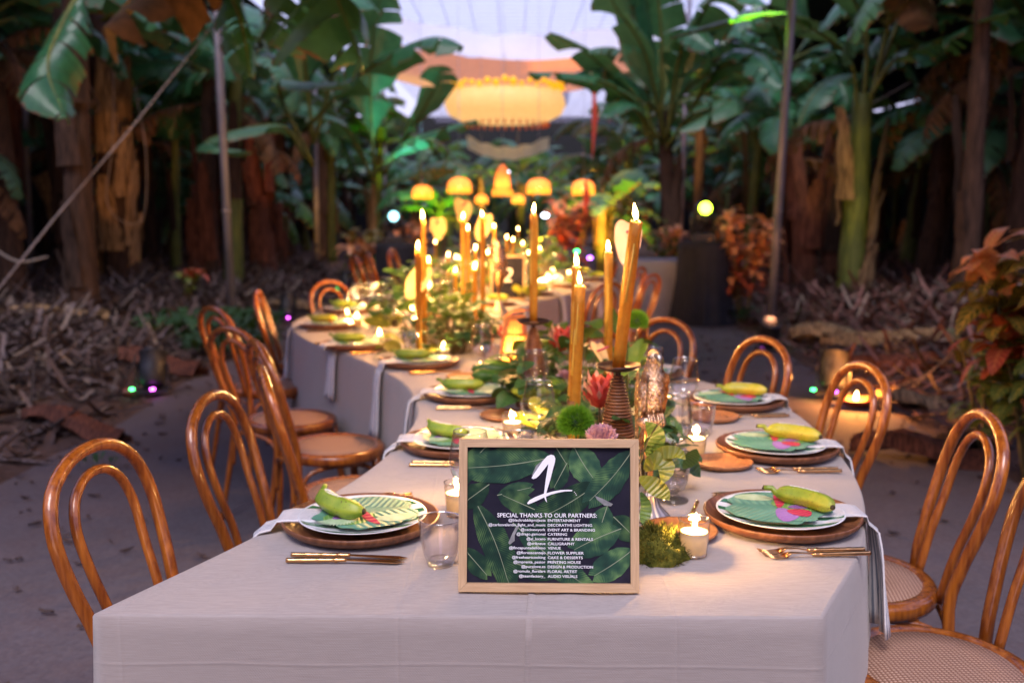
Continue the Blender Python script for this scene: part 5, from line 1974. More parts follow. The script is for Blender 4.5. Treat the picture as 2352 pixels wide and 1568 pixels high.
holder(.257, 2.38, 'woven rattan cone holder with bronze dish behind the sign')
taper(Vector((.257, 2.38, 1.038)), 0.352, (0.034, -0.03), 0.0150, 'tallest golden taper, in the woven holder nearest the sign')
taper(Vector((.148, 2.40, 0.78)), 0.455, (0.016, 0.0), 0.0140, 'golden taper left of the woven holder, dark band low down')
taper(Vector((.172, 2.82, 0.78)), 0.475, (0.012, 0), 0.0135, 'golden taper half hidden behind the banded one')
taper(Vector((.302, 3.06, 0.78)), 0.505, (-0.006, 0), 0.0135, 'golden taper between the tallest taper and the fluffy green bloom')
holder(.072, 3.32, 'woven rattan cone holder beside the glowing lantern')
taper(Vector((.072, 3.32, 1.038)), 0.36, (0.0, 0), 0.0135, 'golden taper in the woven holder beside the lantern')
G().tube([(0, 0, 0.135), (0.0012, 0, 0.175)], 0.0143, 18, False).build('wax_band', 'charger_wood', [o for o in C.objects if o.get('label', '').startswith('golden taper left of the woven')][0])
FT = [(972, 490, 4.6), (960, 560, 4.35), (1063, 490, 6.0), (1075, 515, 6.6), (1108, 485, 5.2), (1135, 510, 7.3), (1165, 535, 8.0), (1178, 541, 8.6), (1201, 548, 9.2), (985, 590, 5.6), (1046, 612, 6.2), (1120, 570, 9.0), (1240, 560, 9.4), (1000, 545, 10.6)]
FT += [(1092, 560, 7.0), (1150, 575, 10.5), (1215, 585, 10.8), (1090, 605, 5.6), (1190, 515, 11.5), (1030, 575, 8.0)]
fl = ['left taper standing above the cream anthurium', 'short taper left of the cream anthurium', 'left one of the far tall tapers', 'far taper close to the right of another', 'far taper with the highest flame', 'far taper in the middle of the bunch',
      'far short taper, left of three in a slanting row', 'far short taper, middle of three in a slanting row', 'far short taper, right of three in a slanting row', 'far taper low on the left', 'far taper above the left greenery', 'farthest taper in the middle', 'farthest taper on the right', 'farthest taper on the left', 'low taper in the middle of the far greenery', 'tiny far taper left of the second sign top', 'tiny far taper at the right end', 'short stout taper above the lantern', 'tiny far taper under the lamps', 'half hidden taper left of the golden bird']
for (X, Y, dep), lb in zip(FT, fl):
    tp = Q(X, Y + 14, dep)
    taper(Vector((tp.x, tp.y, TZ + 0.03)), max(0.12, tp.z - TZ - 0.03), (0, 0), 0.013, lb, 'far golden tapers', 17.0, False)


# ------------------------------------------------------------------ golden parrot candlestick
def make_parrot():
    t = thing('golden_parrot', '', '')
    # fluted foot, column, perch knob
    fl = lambda th, z: 1 + 0.06 * math.cos(14 * th)
    G().lathe([(0, 0.0), (0.044, 0.0), (0.045, 0.004), (0.038, 0.012), (0.022, 0.030), (0.015, 0.050), (0.012, 0.062), (0, 0.062)], 56, wob=fl).build('fluted_foot', 'pewter', t)
    G().lathe([(0.0085, 0.060), (0.0065, 0.075), (0.0065, 0.120), (0.0145, 0.135), (0.0165, 0.150), (0.0165, 0.205), (0.0150, 0.212), (0, 0.212)], 36, wob=lambda th, z: 1 + 0.06 * math.cos(10 * th)).build('column', 'gold', t)
    g = G()
    g.lathe([(0, 0.196), (0.018, 0.199), (0.028, 0.208), (0.031, 0.217), (0.026, 0.227), (0.012, 0.232), (0, 0.232)], 24, wob=lambda th, z: 1 + 0.07 * math.cos(9 * th + z * 200))
    g.build('perch_knob', 'old_gold', t)
    # one continuous body: tail - belly - chest - neck - head
    sec = [(-0.030, 0.150, 0.0050, 0.004), (-0.026, 0.185, 0.0095, 0.007), (-0.019, 0.215, 0.0150, 0.012), (-0.010, 0.236, 0.0215, 0.019), (-0.004, 0.256, 0.0270, 0.0245), (0.001, 0.278, 0.0300, 0.0275), (0.004, 0.300, 0.0285, 0.0265),
           (0.006, 0.318, 0.0235, 0.0225), (0.007, 0.332, 0.0182, 0.0185), (0.009, 0.346, 0.0172, 0.0185), (0.011, 0.358, 0.0165, 0.0180), (0.010, 0.368, 0.0125, 0.0140), (0.008, 0.3735, 0.006, 0.007)]
    vs, fs = [], []
    m = 28
    for i, (yc, z, rx, ry) in enumerate(sec):
        for k in range(m):
            a = 2 * PI * k / m
            q = 1 + 0.03 * math.sin(k * 7 + i * 2.4)
            vs.append((rx * q * math.cos(a), -yc + ry * q * math.sin(a), z))
    n = len(sec)
    for i in range(n - 1):
        for k in range(m):
            k2 = (k + 1) % m
            fs.append((i * m + k, i * m + k2, (i + 1) * m + k2, (i + 1) * m + k))
    fs += [tuple(range(m))[::-1], tuple((n - 1) * m + k for k in range(m))]
    g = G()
    g.add(vs, fs)
    g.build('body', 'old_gold', t)
    for s in (-1, 1):                              # folded wings with scalloped feathers
        w_ = G()
        for row in range(7):
            for j in range(3 + (row < 4)):
                z = 0.312 - row * 0.020
                a = (0.05 + 0.30 * j) * 1.0
                y = 0.020 - 0.018 * j + 0.004 * row
                x = s * (0.0285 - 0.0035 * abs(j - 1) - 0.0022 * max(0, row - 2))
                w_.blade([(x, y, z + 0.012), (x * 1.09, y + 0.002, z), (x * 1.04, y + 0.007, z - 0.024)], 0.0095, -0.12, seed=row * 5 + j, up=(s, 0.1, 0))
        w_.build('wing', 'old_gold', t)
        G().lathe([(0, -0.0028), (0.0022, -0.0016), (0.0028, 0), (0.0022, 0.0016), (0, 0.0028)], 10, (s * 0.0150, -0.020, 0.357)).build('eye', 'bronze', t)
        for j in range(3):
            G().tube(bez([(s * 0.010 + (j - 1) * 0.0055, -0.010, 0.236), (s * 0.010 + (j - 1) * 0.006, -0.024, 0.232), (s * 0.010 + (j - 1) * 0.006, -0.030, 0.221), (s * 0.010 + (j - 1) * 0.006, -0.030, 0.212)], 8), [0.0035, 0.0034, 0.0032, 0.003, 0.0028, 0.0026, 0.002, 0.001], 6).build('toe', 'old_gold', t)
    G().tube(bez([(0, -0.024, 0.362), (0, -0.034, 0.360), (0, -0.0385, 0.350), (0, -0.036, 0.338)], 10), [0.0085, 0.0085, 0.008, 0.0075, 0.0068, 0.006, 0.005, 0.0038, 0.0024, 0.0008], 10).build('beak', 'pewter', t)
    ch = G()
    for row in range(11):                          # scale-like feathers over breast and neck
        z = 0.246 + row * 0.0095
        i = max(k for k in range(len(sec) - 1) if sec[k][1] <= z)
        f_ = (z - sec[i][1]) / (sec[i + 1][1] - sec[i][1])
        yc, _, rx, ry = [sec[i][j] + (sec[i + 1][j] - sec[i][j]) * f_ for j in range(4)]
        nf = 15
        for j in range(nf):
            a = 2 * PI * (j + 0.5 * (row % 2)) / nf
            c_, s_ = math.cos(a), math.sin(a)
            q = 1.03
            ch.blade([(rx * q * c_, -yc + ry * q * s_, z + 0.006), (rx * (q + 0.10) * c_, -yc + ry * (q + 0.10) * s_, z), (rx * (q + 0.12) * c_, -yc + ry * (q + 0.12) * s_, z - 0.009)], rx * 0.20, -0.1, seed=j, up=(c_, s_, 0))
    ch.build('breast_feathers', 'old_gold', t)
    tail = G()
    for k in range(4):
        tail.blade([((k - 1.5) * 0.006, 0.022, 0.215), ((k - 1.5) * 0.007, 0.032, 0.17), ((k - 1.5) * 0.006, 0.036, 0.125 + 0.006 * k)], 0.006, 0.1, seed=k, up=(0, 1, 0.2))
    tail.build('tail', 'old_gold', t)
    return t


p = P(1492, 1192, TZ)
inst('parrot', make_parrot, 'golden parrot figure perched on a fluted stand beside the sign', 'figurine', (p.x, p.y, TZ + 0.002), 0.25, 'golden parrot figures')
p = Q(1150, 720, 5.6)
inst('parrot', make_parrot, 'blurred golden parrot figure left of the second sign', 'figurine', (p.x - 0.02, 6.3, TZ + 0.002), -0.6, 'golden parrot figures', 1.25)


# ------------------------------------------------------------------ glowing rattan lantern
def make_lantern():
    t = thing('rattan_lantern', '', '')
    h = 0.235
    for k in range(22):
        a = 2 * PI * k / 22
        a2 = a + 0.10
        G().tube([(0.062 * math.cos(a), 0.062 * math.sin(a), 0.004), (0.053 * math.cos(a), 0.053 * math.sin(a), h * 0.5), (0.040 * math.cos(a), 0.040 * math.sin(a), h)], 0.0042, 6).build('cane_stave', 'lantern_cane', t)
    for z, rr in ((0.008, 0.0655), (0.09, 0.060), (0.165, 0.052), (0.228, 0.0445)):
        G().tube([(rr * math.cos(2 * PI * j / 24), rr * math.sin(2 * PI * j / 24), z) for j in range(25)], 0.0045, 6, False).build('cane_ring', 'lantern_cane', t)
    G().tube(bez([(-0.042, 0, h), (0.0, 0, h + 0.020), (0.10, 0.02, h + 0.018)], 12), 0.0045, 6).build('cane_handle', 'lantern_cane', t)
    G().lathe([(0, 0.004), (0.034, 0.004), (0.034, 0.06), (0.03, 0.062), (0, 0.060)], 20).build('pillar_candle', 'wax_votive', t)
    flame(t, (0, 0, 0.068), 1.0)
    lamp(t, (0, 0, 0.090), 11.0, (1.0, 0.40, 0.10), 0.02)
    G().lathe([(0.050, 0.01), (0.046, 0.12), (0.036, 0.22)], 24).build('paper_lining', 'shade_pale', t)
    return t


p = P(1182, 858, TZ)
inst('lantern', make_lantern, 'glowing orange woven cane lantern with candle inside', 'lantern', (p.x, p.y, TZ + 0.002), 0.3)

# ------------------------------------------------------------------ flowers and greenery
def leaf_sprig(p, n, R, hgt, size, mat, label, seed, name='foliage_clump', spread=(1, 1)):
    """A clump of big leaves on stalks: parts are the single leaves."""
    r = random.Random(seed)
    t = thing(name, label, 'foliage', p, 0, 'greenery down the table centre')
    meshes = []
    for k in range(3):
        L = 1.0
        pts = [(0, 0, 0), (0, 0.35, 0.10 + 0.03 * k), (0, 0.7, 0.10), (0, 1.0, -0.02 - 0.06 * k)]
        meshes.append(G().blade(bez(pts, 8), 0.30 + 0.05 * k, 0.18, seed=k, wave=0.03).mesh('leaf', mat if k else mat))
    st = G()
    for k in range(n):
        a = r.uniform(0, 2 * PI)
        q = math.sqrt(r.random())
        b0 = Vector((0.35 * R * q * math.cos(a) * spread[0], 0.35 * R * q * math.sin(a) * spread[1], 0))
        e = Vector((R * q * math.cos(a) * spread[0], R * q * math.sin(a) * spread[1], hgt * (1 - 0.55 * q * q) * r.uniform(0.35, 1.0)))
        st.tube([b0, b0.lerp(e, 0.5) + Vector((0, 0, 0.02)), e], 0.0017, 5)
        s = size * r.uniform(0.65, 1.25)
        put(r.choice(meshes), 'leaf', t, e, (r.uniform(-0.7, 0.5), r.uniform(-0.4, 0.4), a - PI / 2 + r.uniform(-0.9, 0.9)), s)
    st.build('stalks', 'twig', t)
    return t


def Tp(x, y, z=0.0):
    return Vector((x, y, TZ + 0.002 + z))


leaf_sprig(Tp(.20, 2.55), 64, 0.15, 0.17, 0.06, 'table_leaf', 'dark green foliage behind the sign round the candles', 1)
leaf_sprig(Tp(.325, 2.36), 34, 0.075, 0.20, 0.07, 'table_leaf', 'dark green leaves between woven holder and parrot', 2)
leaf_sprig(Tp(.28, 2.85), 56, 0.17, 0.24, 0.08, 'table_leaf', 'dark green foliage right of the tall tapers', 3)
leaf_sprig(Tp(.20, 3.3), 70, 0.22, 0.24, 0.085, 'table_leaf', 'green foliage below the red bloom in mid table', 4)
leaf_sprig(Tp(.24, 3.7), 46, 0.24, 0.28, 0.10, 'table_leaf_light', 'light green leaves behind the fourth taper', 5)
leaf_sprig(Tp(-.26, 4.55), 100, 0.21, 0.24, 0.07, 'table_leaf', 'round dark green mound left of the lantern', 6)
leaf_sprig(Tp(-.30, 4.85), 40, 0.22, 0.30, 0.08, 'table_leaf_light', 'light green leaves above the round mound', 7)
leaf_sprig(Tp(-.50, 5.25), 55, 0.24, 0.36, 0.10, 'table_leaf', 'dark spreading leaves left of the cream anthurium', 8)
leaf_sprig(Tp(-.46, 4.35), 14, 0.08, 0.10, 0.10, 'branch_leaf', 'yellow-green leaves at the left foot of the mound', 9)
leaf_sprig(Tp(-.55, 6.4), 70, 0.30, 0.34, 0.10, 'table_leaf', 'blurred foliage beyond the cream anthurium', 10)
leaf_sprig(Tp(-.15, 7.6), 60, 0.30, 0.34, 0.10, 'table_leaf_light', 'blurred light foliage behind the second sign', 11)
leaf_sprig(Tp(.2, 8.6), 60, 0.30, 0.40, 0.11, 'table_leaf', 'blurred foliage right of the far tapers', 12)
leaf_sprig(Tp(.2, 9.6), 60, 0.35, 0.45, 0.12, 'table_leaf_light', 'farthest blurred foliage on the right', 13)
leaf_sprig(Tp(-.3, 11), 60, 0.35, 0.45, 0.12, 'table_leaf', 'farthest blurred foliage at the table end', 14)

# branch with yellow-green leaves right of the frame
t = thing('leafy_branch', 'small branch with yellow and green leaves right of the framed sign', 'branch', Tp(.245, 1.98))
br = bez([(0.0, 0.02, 0.10), (0.02, 0.01, 0.16), (0.035, 0, 0.21), (0.06, -0.01, 0.25)], 12)
G().tube(br, 0.0016, 5).build('twig', 'twig', t)


def oval(path, wd, seed, mat, parent, up=(0, -1, 0.5)):
    return G().blade(bez(path, 10), wd, 0.10, seed=seed, up=up, wave=0.002).build('leaf', mat, parent)


def DQ(X, Y, dep=2.0):
    return Q(X, Y, dep) - t.location


oval([DQ(1488, 1048, 2.0), DQ(1500, 1025, 1.99), DQ(1505, 995, 1.98), DQ(1482, 968, 1.97)], 0.021, 1, 'table_leaf_light', t, (0, -1, 0.2))
oval([DQ(1490, 1058, 2.0), DQ(1520, 1040, 1.97), DQ(1555, 1040, 1.95), DQ(1575, 1055, 1.93)], 0.014, 2, 'branch_leaf', t)
oval([DQ(1480, 1080, 2.0), DQ(1505, 1058, 1.97), DQ(1530, 1075, 1.95), DQ(1520, 1112, 1.93)], 0.021, 3, 'branch_leaf', t)
oval([DQ(1468, 1095, 1.99), DQ(1495, 1110, 1.96), DQ(1520, 1130, 1.94), DQ(1538, 1148, 1.92)], 0.019, 4, 'branch_leaf', t)
oval([DQ(1472, 1130, 2.0), DQ(1484, 1160, 1.98), DQ(1480, 1190, 1.97), DQ(1474, 1205, 1.96)], 0.012, 5, 'table_leaf', t)
oval([DQ(1570, 1075, 2.2), DQ(1590, 1050, 2.18), DQ(1600, 1030, 2.16)], 0.016, 6, 'table_leaf', t)

# moss cushion
def bumpy(name, p, dims, mat, label, cat, seed, fuzz=0, fl=0.01, fw=0.0012, amp=0.25):
    t = thing(name, label, cat, p)
    g = G()
    n, m = 14, 24
    vs, fs = [], []
    for i in range(n + 1):
        th = PI / 2 * i / n
        for k in range(m):
            ph = 2 * PI * k / m
            d = Vector((math.cos(ph) * math.cos(th), math.sin(ph) * math.cos(th), math.sin(th)))
            q = 1 + amp * noise.noise(d * 2.2 + Vector((seed, 0, 0))) + amp * 0.6 * noise.noise(d * 6 + Vector((seed, 0, 0)))
            vs.append((d.x * q * dims[0], d.y * q * dims[1], d.z * q * dims[2]))
    for i in range(n):
        for k in range(m):
            k2 = (k + 1) % m
            fs.append((i * m + k, i * m + k2, (i + 1) * m + k2, (i + 1) * m + k))
    g.add(vs, fs)
    g.build('cushion', mat, t)
    if fuzz:
        r = random.Random(seed)
        g = G()
        for k in range(fuzz):
            v = Vector(vs[r.randrange(len(vs))])
            nn = Vector((v.x / dims[0] ** 2, v.y / dims[1] ** 2, v.z / dims[2] ** 2)).normalized()
            jit = Vector((r.uniform(-1, 1), r.uniform(-1, 1), r.uniform(-1, 1)))
            v = v + jit * 0.006
            e = v + (nn + jit * 0.6).normalized() * fl * r.uniform(0.5, 1)
            sd = nn.cross(jit).normalized() * fw
            g.add([v - sd, v + sd, e], [(0, 1, 2)])
        tag(g.build('moss_fuzz', mat, t), kind='stuff')
    return t


bumpy('moss_cushion', on_table(1505, 1290) + Vector((0.0, 0.02, -0.004)), (0.062, 0.058, 0.055), 'moss', 'green-yellow moss cushion at the right foot of the framed sign', 'moss', 3, 5200, 0.009, 0.0009, 0.4)


def fuzzy_ball(p, R, mat, label, seed, n=2600):
    """Green trick dianthus: a ball of fine bristles."""
    t = thing('dianthus_bloom', label, 'flower', p, 0, 'fluffy green dianthus blooms')
    r = random.Random(seed)
    G().tube([(0, 0, -0.10), (0.002, 0, -R * 0.5)], 0.0020, 6).build('stalk', 'twig', t)
    G().lathe([(0, -R * 0.6), (R * 0.5, -R * 0.35), (R * 0.62, 0), (R * 0.45, R * 0.45), (0, R * 0.6)], 14).build('bloom_core', 'weed', t)
    g = G()
    for k in range(n):
        z = r.uniform(-0.55, 1)
        a = r.uniform(0, 2 * PI)
        q = math.sqrt(max(0, 1 - z * z))
        d = Vector((q * math.cos(a), q * math.sin(a), z))
        j = Vector((r.uniform(-1, 1), r.uniform(-1, 1), r.uniform(-1, 1)))
        b0 = d * R * 0.35
        mid = d * R * 0.72 + j * 0.003
        e = (d + j * 0.16).normalized() * R * r.uniform(0.88, 1.06)
        sd = d.cross(j).normalized() * 0.0008
        g.add([b0 - sd, b0 + sd, mid + sd, mid - sd, e], [(0, 1, 2, 3), (3, 2, 4)])
    tag(g.build('bristles', mat, t), kind='stuff')
    return t


fuzzy_ball(Q(1322, 972, 2.22), 0.047, 'dianthus', 'fluffy green ball bloom above the frame', 5)
fuzzy_ball(Q(1462, 738, 2.95), 0.040, 'dianthus', 'fluffy green bloom right of the tallest taper', 6, 1500)


def carnation(p, R, mat, label, seed, n=46):
    t = thing('carnation', label, 'flower', p, 0)
    r = random.Random(seed)
    G().tube([(0, 0, -0.09), (0, 0, -0.01)], 0.002, 6).build('stalk', 'twig', t)
    for k in range(n):
        ring = k / n
        a = k * 2.4
        tilt = 0.25 + 1.05 * ring
        d = Vector((math.cos(a) * math.sin(tilt), math.sin(a) * math.sin(tilt), math.cos(tilt)))
        s = Vector((-math.sin(a), math.cos(a), 0))
        g = G()
        m = 7
        vs, fs = [], []
        for j in range(m):
            u = (j / (m - 1) - 0.5)
            fr = 1 + 0.16 * math.sin(j * 2.6 + k) + 0.1 * r.uniform(-1, 1)
            vs.append(d * R * 0.15 + s * u * R * 0.25)
            vs.append(d * R * 0.62 + s * u * R * 0.70 + d.cross(s) * 0.06 * R * math.sin(j * 2 + k))
            vs.append(d * R * fr + s * u * R * 0.95 + d.cross(s) * R * (0.14 * math.sin(j * 2.3 + k) + 0.08))
        for j in range(m - 1):
            o = j * 3
            fs += [(o, o + 1, o + 4, o + 3), (o + 1, o + 2, o + 5, o + 4)]
        g.add(vs, fs)
        g.build('petal', mat, t)
    return t


carnation(Q(1380, 1015, 2.16), 0.036, 'carnation', 'ruffled pale pink carnation peeping over the frame', 3)
carnation(Q(1300, 870, 3.2), 0.03, 'carnation', 'small blurred pink bloom left of the banded taper', 4, 24)


def protea(p, R, label, seed, pale='protea_pale'):
    """Pincushion bloom: tapering bracts around a pale tufted side."""
    t = thing('protea_bloom', label, 'flower', p, 0)
    r = random.Random(seed)
    G().tube([(0, 0, -R * 1.6), (0, 0, -R * 0.7)], 0.004, 6).build('stalk', 'twig', t)
    G().lathe([(0, -R * 0.9), (R * 0.45, -R * 0.7), (R * 0.66, -R * 0.1), (R * 0.5, R * 0.5), (0, R * 0.8)], 16).build('bloom_core', 'protea', t)
    for k in range(44):
        a = k * 2.4
        q = k / 44
        z0 = R * (-0.8 + 1.35 * q)
        rr = R * (0.60 - 0.35 * abs(q - 0.45))
        b0 = Vector((rr * math.cos(a), rr * math.sin(a), z0))
        e = b0 + Vector((math.cos(a) * R * 0.45 * (1 - 0.5 * q), math.sin(a) * R * 0.45 * (1 - 0.5 * q), R * 0.55))
        m_ = b0.lerp(e, 0.5) + Vector((math.cos(a), math.sin(a), 0)) * R * 0.14
        G().blade([b0, m_, e], R * 0.13, 0.2, seed=k).build('bract', pale if (k % 5 == 0 or (math.cos(a) < -0.6 and q > 0.4)) else 'protea', t)
    return t


protea(Q(1378, 897, 2.52), 0.052, 'red protea bloom left of the woven holder', 2)
protea(Q(1288, 778, 3.5), 0.052, 'blurred red bloom left of the tall tapers', 5)
protea(Q(1155, 760, 4.2), 0.03, 'small blurred red bloom above the lantern', 8)


def anthurium(p, R, az, tilt, mat, label, roll=0.0, sp=True):
    t = thing('anthurium', label, 'flower', p, 0, 'anthurium flowers')
    t.rotation_euler = (tilt, roll, az)
    g = G()
    m, n = 40, 6
    vs, fs = [(0, 0, 0)], []
    for i in range(1, n + 1):
        q = i / n
        for k in range(m):
            a = 2 * PI * k / m
            # heart: notch at +y, tip at -y
            rr = R * (0.78 + 0.16 * math.cos(2 * a) * -1 - 0.34 * math.exp(-((a - PI / 2) / 0.35) ** 2) + 0.46 * math.exp(-((a - 3 * PI / 2) / 0.38) ** 2))
            x, y = rr * q * math.cos(a), rr * q * math.sin(a)
            vs.append((x, y, R * (0.16 * q * q + 0.07 * math.sin(2 * a) * q)))
    for k in range(m):
        fs.append((0, 1 + k, 1 + (k + 1) % m))
    for i in range(n - 1):
        for k in range(m):
            k2 = (k + 1) % m
            fs.append((1 + i * m + k, 1 + (i + 1) * m + k, 1 + (i + 1) * m + k2, 1 + i * m + k2))
    g.add(vs, fs)
    g.build('spathe', mat, t)
    if sp:
        G().tube(bez([(0, R * 0.25, 0.0), (0, R * 0.15, R * 0.35), (0, R * 0.05, R * 0.8)], 8), [R * 0.07] * 6 + [R * 0.055, R * 0.03], 8).build('spadix', 'spadix', t)
    inv = t.rotation_euler.to_matrix().inverted()
    down = inv @ Vector((0.02, 0.02, -1))
    G().tube([(0, 0, -0.002), down * 0.15, down * max(0.2, p.z - TZ - 0.06)], 0.0028, 6).build('stalk', 'stem_green', t)
    return t


anthurium(Q(1440, 545, 2.75), 0.062, 0.15, 1.25, 'anthurium_pink', 'large pale pink anthurium behind the tallest flame', 0.15)
anthurium(Q(965, 640, 4.6), 0.085, -0.4, 1.0, 'anthurium_cream', 'cream anthurium over the left greenery', 0.25)
anthurium(Q(1375, 815, 2.9), 0.055, 0.8, 0.9, 'anthurium_cream', 'cream-green anthurium with purple spadix between tapers', 0.3)
anthurium(Q(1005, 520, 7.5), 0.10, 0.2, 0.9, 'anthurium_cream', 'blurred far pale anthurium at upper left', 0.1)
anthurium(Q(1115, 515, 7.8), 0.11, -0.5, 1.2, 'anthurium_cream', 'blurred far pale anthurium in the middle', 0.1)
anthurium(Q(1060, 480, 8.4), 0.13, 0.4, 0.9, 'anthurium_cream', 'farthest blurred pale anthurium', 0.4)
anthurium(Q(1405, 745, 3.1), 0.07, 1.2, 1.1, 'table_leaf_light', 'green spathe leaf behind the tallest taper', -0.3, False)
anthurium(Q(1465, 815, 2.75), 0.06, -1.2, 1.0, 'table_leaf_light', 'green spathe leaf right of the woven holder dish', 0.3, False)


# bunches of bananas lying along the centre
def bunch(p, n, mat, label, rz, s=1.0, seed=0):
    t = thing('banana_bunch', label, 'banana bunch', p, rz, 'banana bunches down the table centre')
    r = random.Random(seed)
    key = 'fruit_' + mat
    if key not in PROTO:
        path, rad = banana_geo(0.17, 0.0215, 0.85)
        PROTO[key] = G().tube(path, rad, 20, True, 1.0, 0.07).mesh('banana_fruit', mat)
        PROTO[key + 't'] = G().tube([path[-1], Vector(path[-1]) * 1.03], [rad[-1] * 1.1, rad[-1] * 0.7], 7).mesh('fruit_tip', 'banana_tip')
    for k in range(n):
        a = (k - (n - 1) / 2) * 0.30
        lay = k % 2
        o = put(PROTO[key], 'banana_fruit', t, (0.065 * math.cos(a), 0.075 * math.sin(a) + 0.012 * k - 0.006 * n, 0.012 + 0.026 * lay + 0.01 * r.random()), (r.uniform(-0.3, 0.3), r.uniform(-0.2, 0.1), a * 1.1), s)
        put(PROTO[key + 't'], 'fruit_tip', o)
    G().tube([(-0.03, 0, 0.03), (0.0, 0, 0.032)], [0.02, 0.024], 8).build('bunch_crown', 'banana_tip', t)
    return t


p = P(1195, 885, TZ)
bunch(p + Vector((-0.02, -0.02, 0.003)), 5, 'banana_unripe', 'dark green banana bunch beside the lantern', 2.9, 1.15, 1)
bunch(P(1290, 950, TZ) + Vector((0, 0, 0.02)), 6, 'banana_green', 'yellow-green banana bunch left of the banded taper', 2.6, 1.0, 2)
bunch(P(1280, 1005, TZ) + Vector((-0.01, 0, 0.01)), 3, 'banana_yellow', 'yellow bananas just behind the frame by the wine glass', 2.2, 1.0, 3)
bunch(P(905, 760, TZ) + Vector((0, 0, 0.01)), 5, 'banana_yellow', 'yellow banana bunch at the left of the green mound', 2.4, 1.1, 4)
bunch(Q(1200, 670, 7.0) * 1.0, 4, 'banana_yellow', 'blurred yellow bananas right of the second sign', 1.5, 1.1, 5).location.z = TZ + 0.02

# ------------------------------------------------------------------ crotons and other potted colour
CROT = {}


def croton(p, hgt, R, n, label, mats, seed, size=0.22, group=None):
    r = random.Random(seed)
    t = thing('croton_plant', label, 'croton', p, 0, group)
    for m_ in mats:
        if m_ not in CROT:
            CROT[m_] = [G().blade(bez([(0, 0, 0), (0, 0.3, 0.10), (0, 0.7, 0.08), (0, 1.0, -0.10 - 0.1 * k)], 9), 0.18 + 0.03 * k, 0.16, seed=k, wave=0.03, prof=lambda q: max(0.03, math.sin(PI * min(1, q * 0.96 + 0.03)) ** 0.8)).mesh('leaf', m_) for k in range(2)]
    st = G()
    ns = 5
    tops = []
    for k in range(ns):
        a = k * 2 * PI / ns + r.random()
        e = Vector((R * 0.55 * math.cos(a), R * 0.55 * math.sin(a), hgt * r.uniform(0.72, 1.0)))
        pth = bez([(0.03 * math.cos(a), 0.03 * math.sin(a), -0.05), e * 0.5, e], 8)
        st.tube(pth, [0.014 - 0.0012 * i for i in range(8)], 6)
        tops.append(pth)
    st.build('stems', 'twig', t)
    for k in range(n):
        pth = tops[k % ns]
        q = 0.22 + 0.78 * r.random() ** 0.7
        i = min(6, int(q * 7))
        b0 = pth[i].lerp(pth[i + 1], q * 7 - i)
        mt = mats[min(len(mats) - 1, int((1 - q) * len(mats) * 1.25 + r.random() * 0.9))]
        put(r.choice(CROT[mt]), 'leaf', t, b0, (r.uniform(-0.3, 0.75), r.uniform(-0.3, 0.3), r.uniform(0, 6.28)), size * r.uniform(0.7, 1.25))
    return t


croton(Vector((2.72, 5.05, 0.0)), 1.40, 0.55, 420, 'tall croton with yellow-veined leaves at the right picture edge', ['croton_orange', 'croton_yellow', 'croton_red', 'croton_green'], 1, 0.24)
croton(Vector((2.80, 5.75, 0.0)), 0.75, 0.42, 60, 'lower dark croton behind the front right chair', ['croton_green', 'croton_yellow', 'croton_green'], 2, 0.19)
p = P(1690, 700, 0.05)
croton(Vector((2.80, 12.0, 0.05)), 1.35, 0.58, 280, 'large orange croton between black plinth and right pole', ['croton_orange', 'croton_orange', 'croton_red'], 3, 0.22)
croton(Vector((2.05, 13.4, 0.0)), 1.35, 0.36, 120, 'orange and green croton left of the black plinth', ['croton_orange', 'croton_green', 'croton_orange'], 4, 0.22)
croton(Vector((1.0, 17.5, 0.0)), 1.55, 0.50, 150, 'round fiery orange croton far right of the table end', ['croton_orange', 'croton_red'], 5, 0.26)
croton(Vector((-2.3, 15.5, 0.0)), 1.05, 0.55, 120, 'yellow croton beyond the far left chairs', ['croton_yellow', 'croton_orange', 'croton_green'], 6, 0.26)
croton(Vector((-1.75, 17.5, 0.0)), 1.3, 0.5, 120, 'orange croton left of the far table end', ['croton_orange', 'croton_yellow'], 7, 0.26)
croton(Vector((1.9, 20.0, 0.0)), 1.9, 0.5, 100, 'yellow-green shrub behind the grey side table', ['croton_yellow', 'croton_green'], 8, 0.26)
croton(P(430, 690, 0.25), 0.42, 0.25, 26, 'small red-leaved plant on the left bank', ['croton_red', 'croton_green'], 9, 0.24)
croton(P(760, 560, 0.1) * 1.0, 0.9, 0.4, 40, 'dim yellow shrub by the second left pole', ['croton_yellow'], 10, 0.24)

# ------------------------------------------------------------------ grey side table, black plinths, stage lights
t = thing('side_table', 'grey-clothed side table at the right beyond the tall taper', 'table', (1.75, 12.6, 0))
fw = lambda th, z: 1 + 0.03 * math.sin(13 * th) * (0.74 - z)
g = G()
n = 48
vs, fs = [], []
for i, z in enumerate((0.01, 0.3, 0.55, 0.735, 0.745)):
    for k in range(n):
        a = 2 * PI * k / n
        c_, s_ = math.cos(a), math.sin(a)
        q = 0.40 / max(abs(c_), abs(s_)) ** 0.9 * (1.10 - 0.10 * z / 0.745 + 0.05 * math.sin(13 * a) * (0.745 - z))
        if z > 0.74:
            q *= 0.985
        vs.append((q * c_, q * s_, z))
for i in range(4):
    for k in range(n):
        k2 = (k + 1) % n
        fs.append((i * n + k, i * n + k2, (i + 1) * n + k2, (i + 1) * n + k))
fs.append(tuple(4 * n + k for k in range(n)))
g.add(vs, fs)
g.build('tablecloth', 'grey_cloth', t)
t = thing('planter_box', 'pale pink square planter standing on the grey side table', 'planter', (1.45, 12.75, 0.747))
g = G()
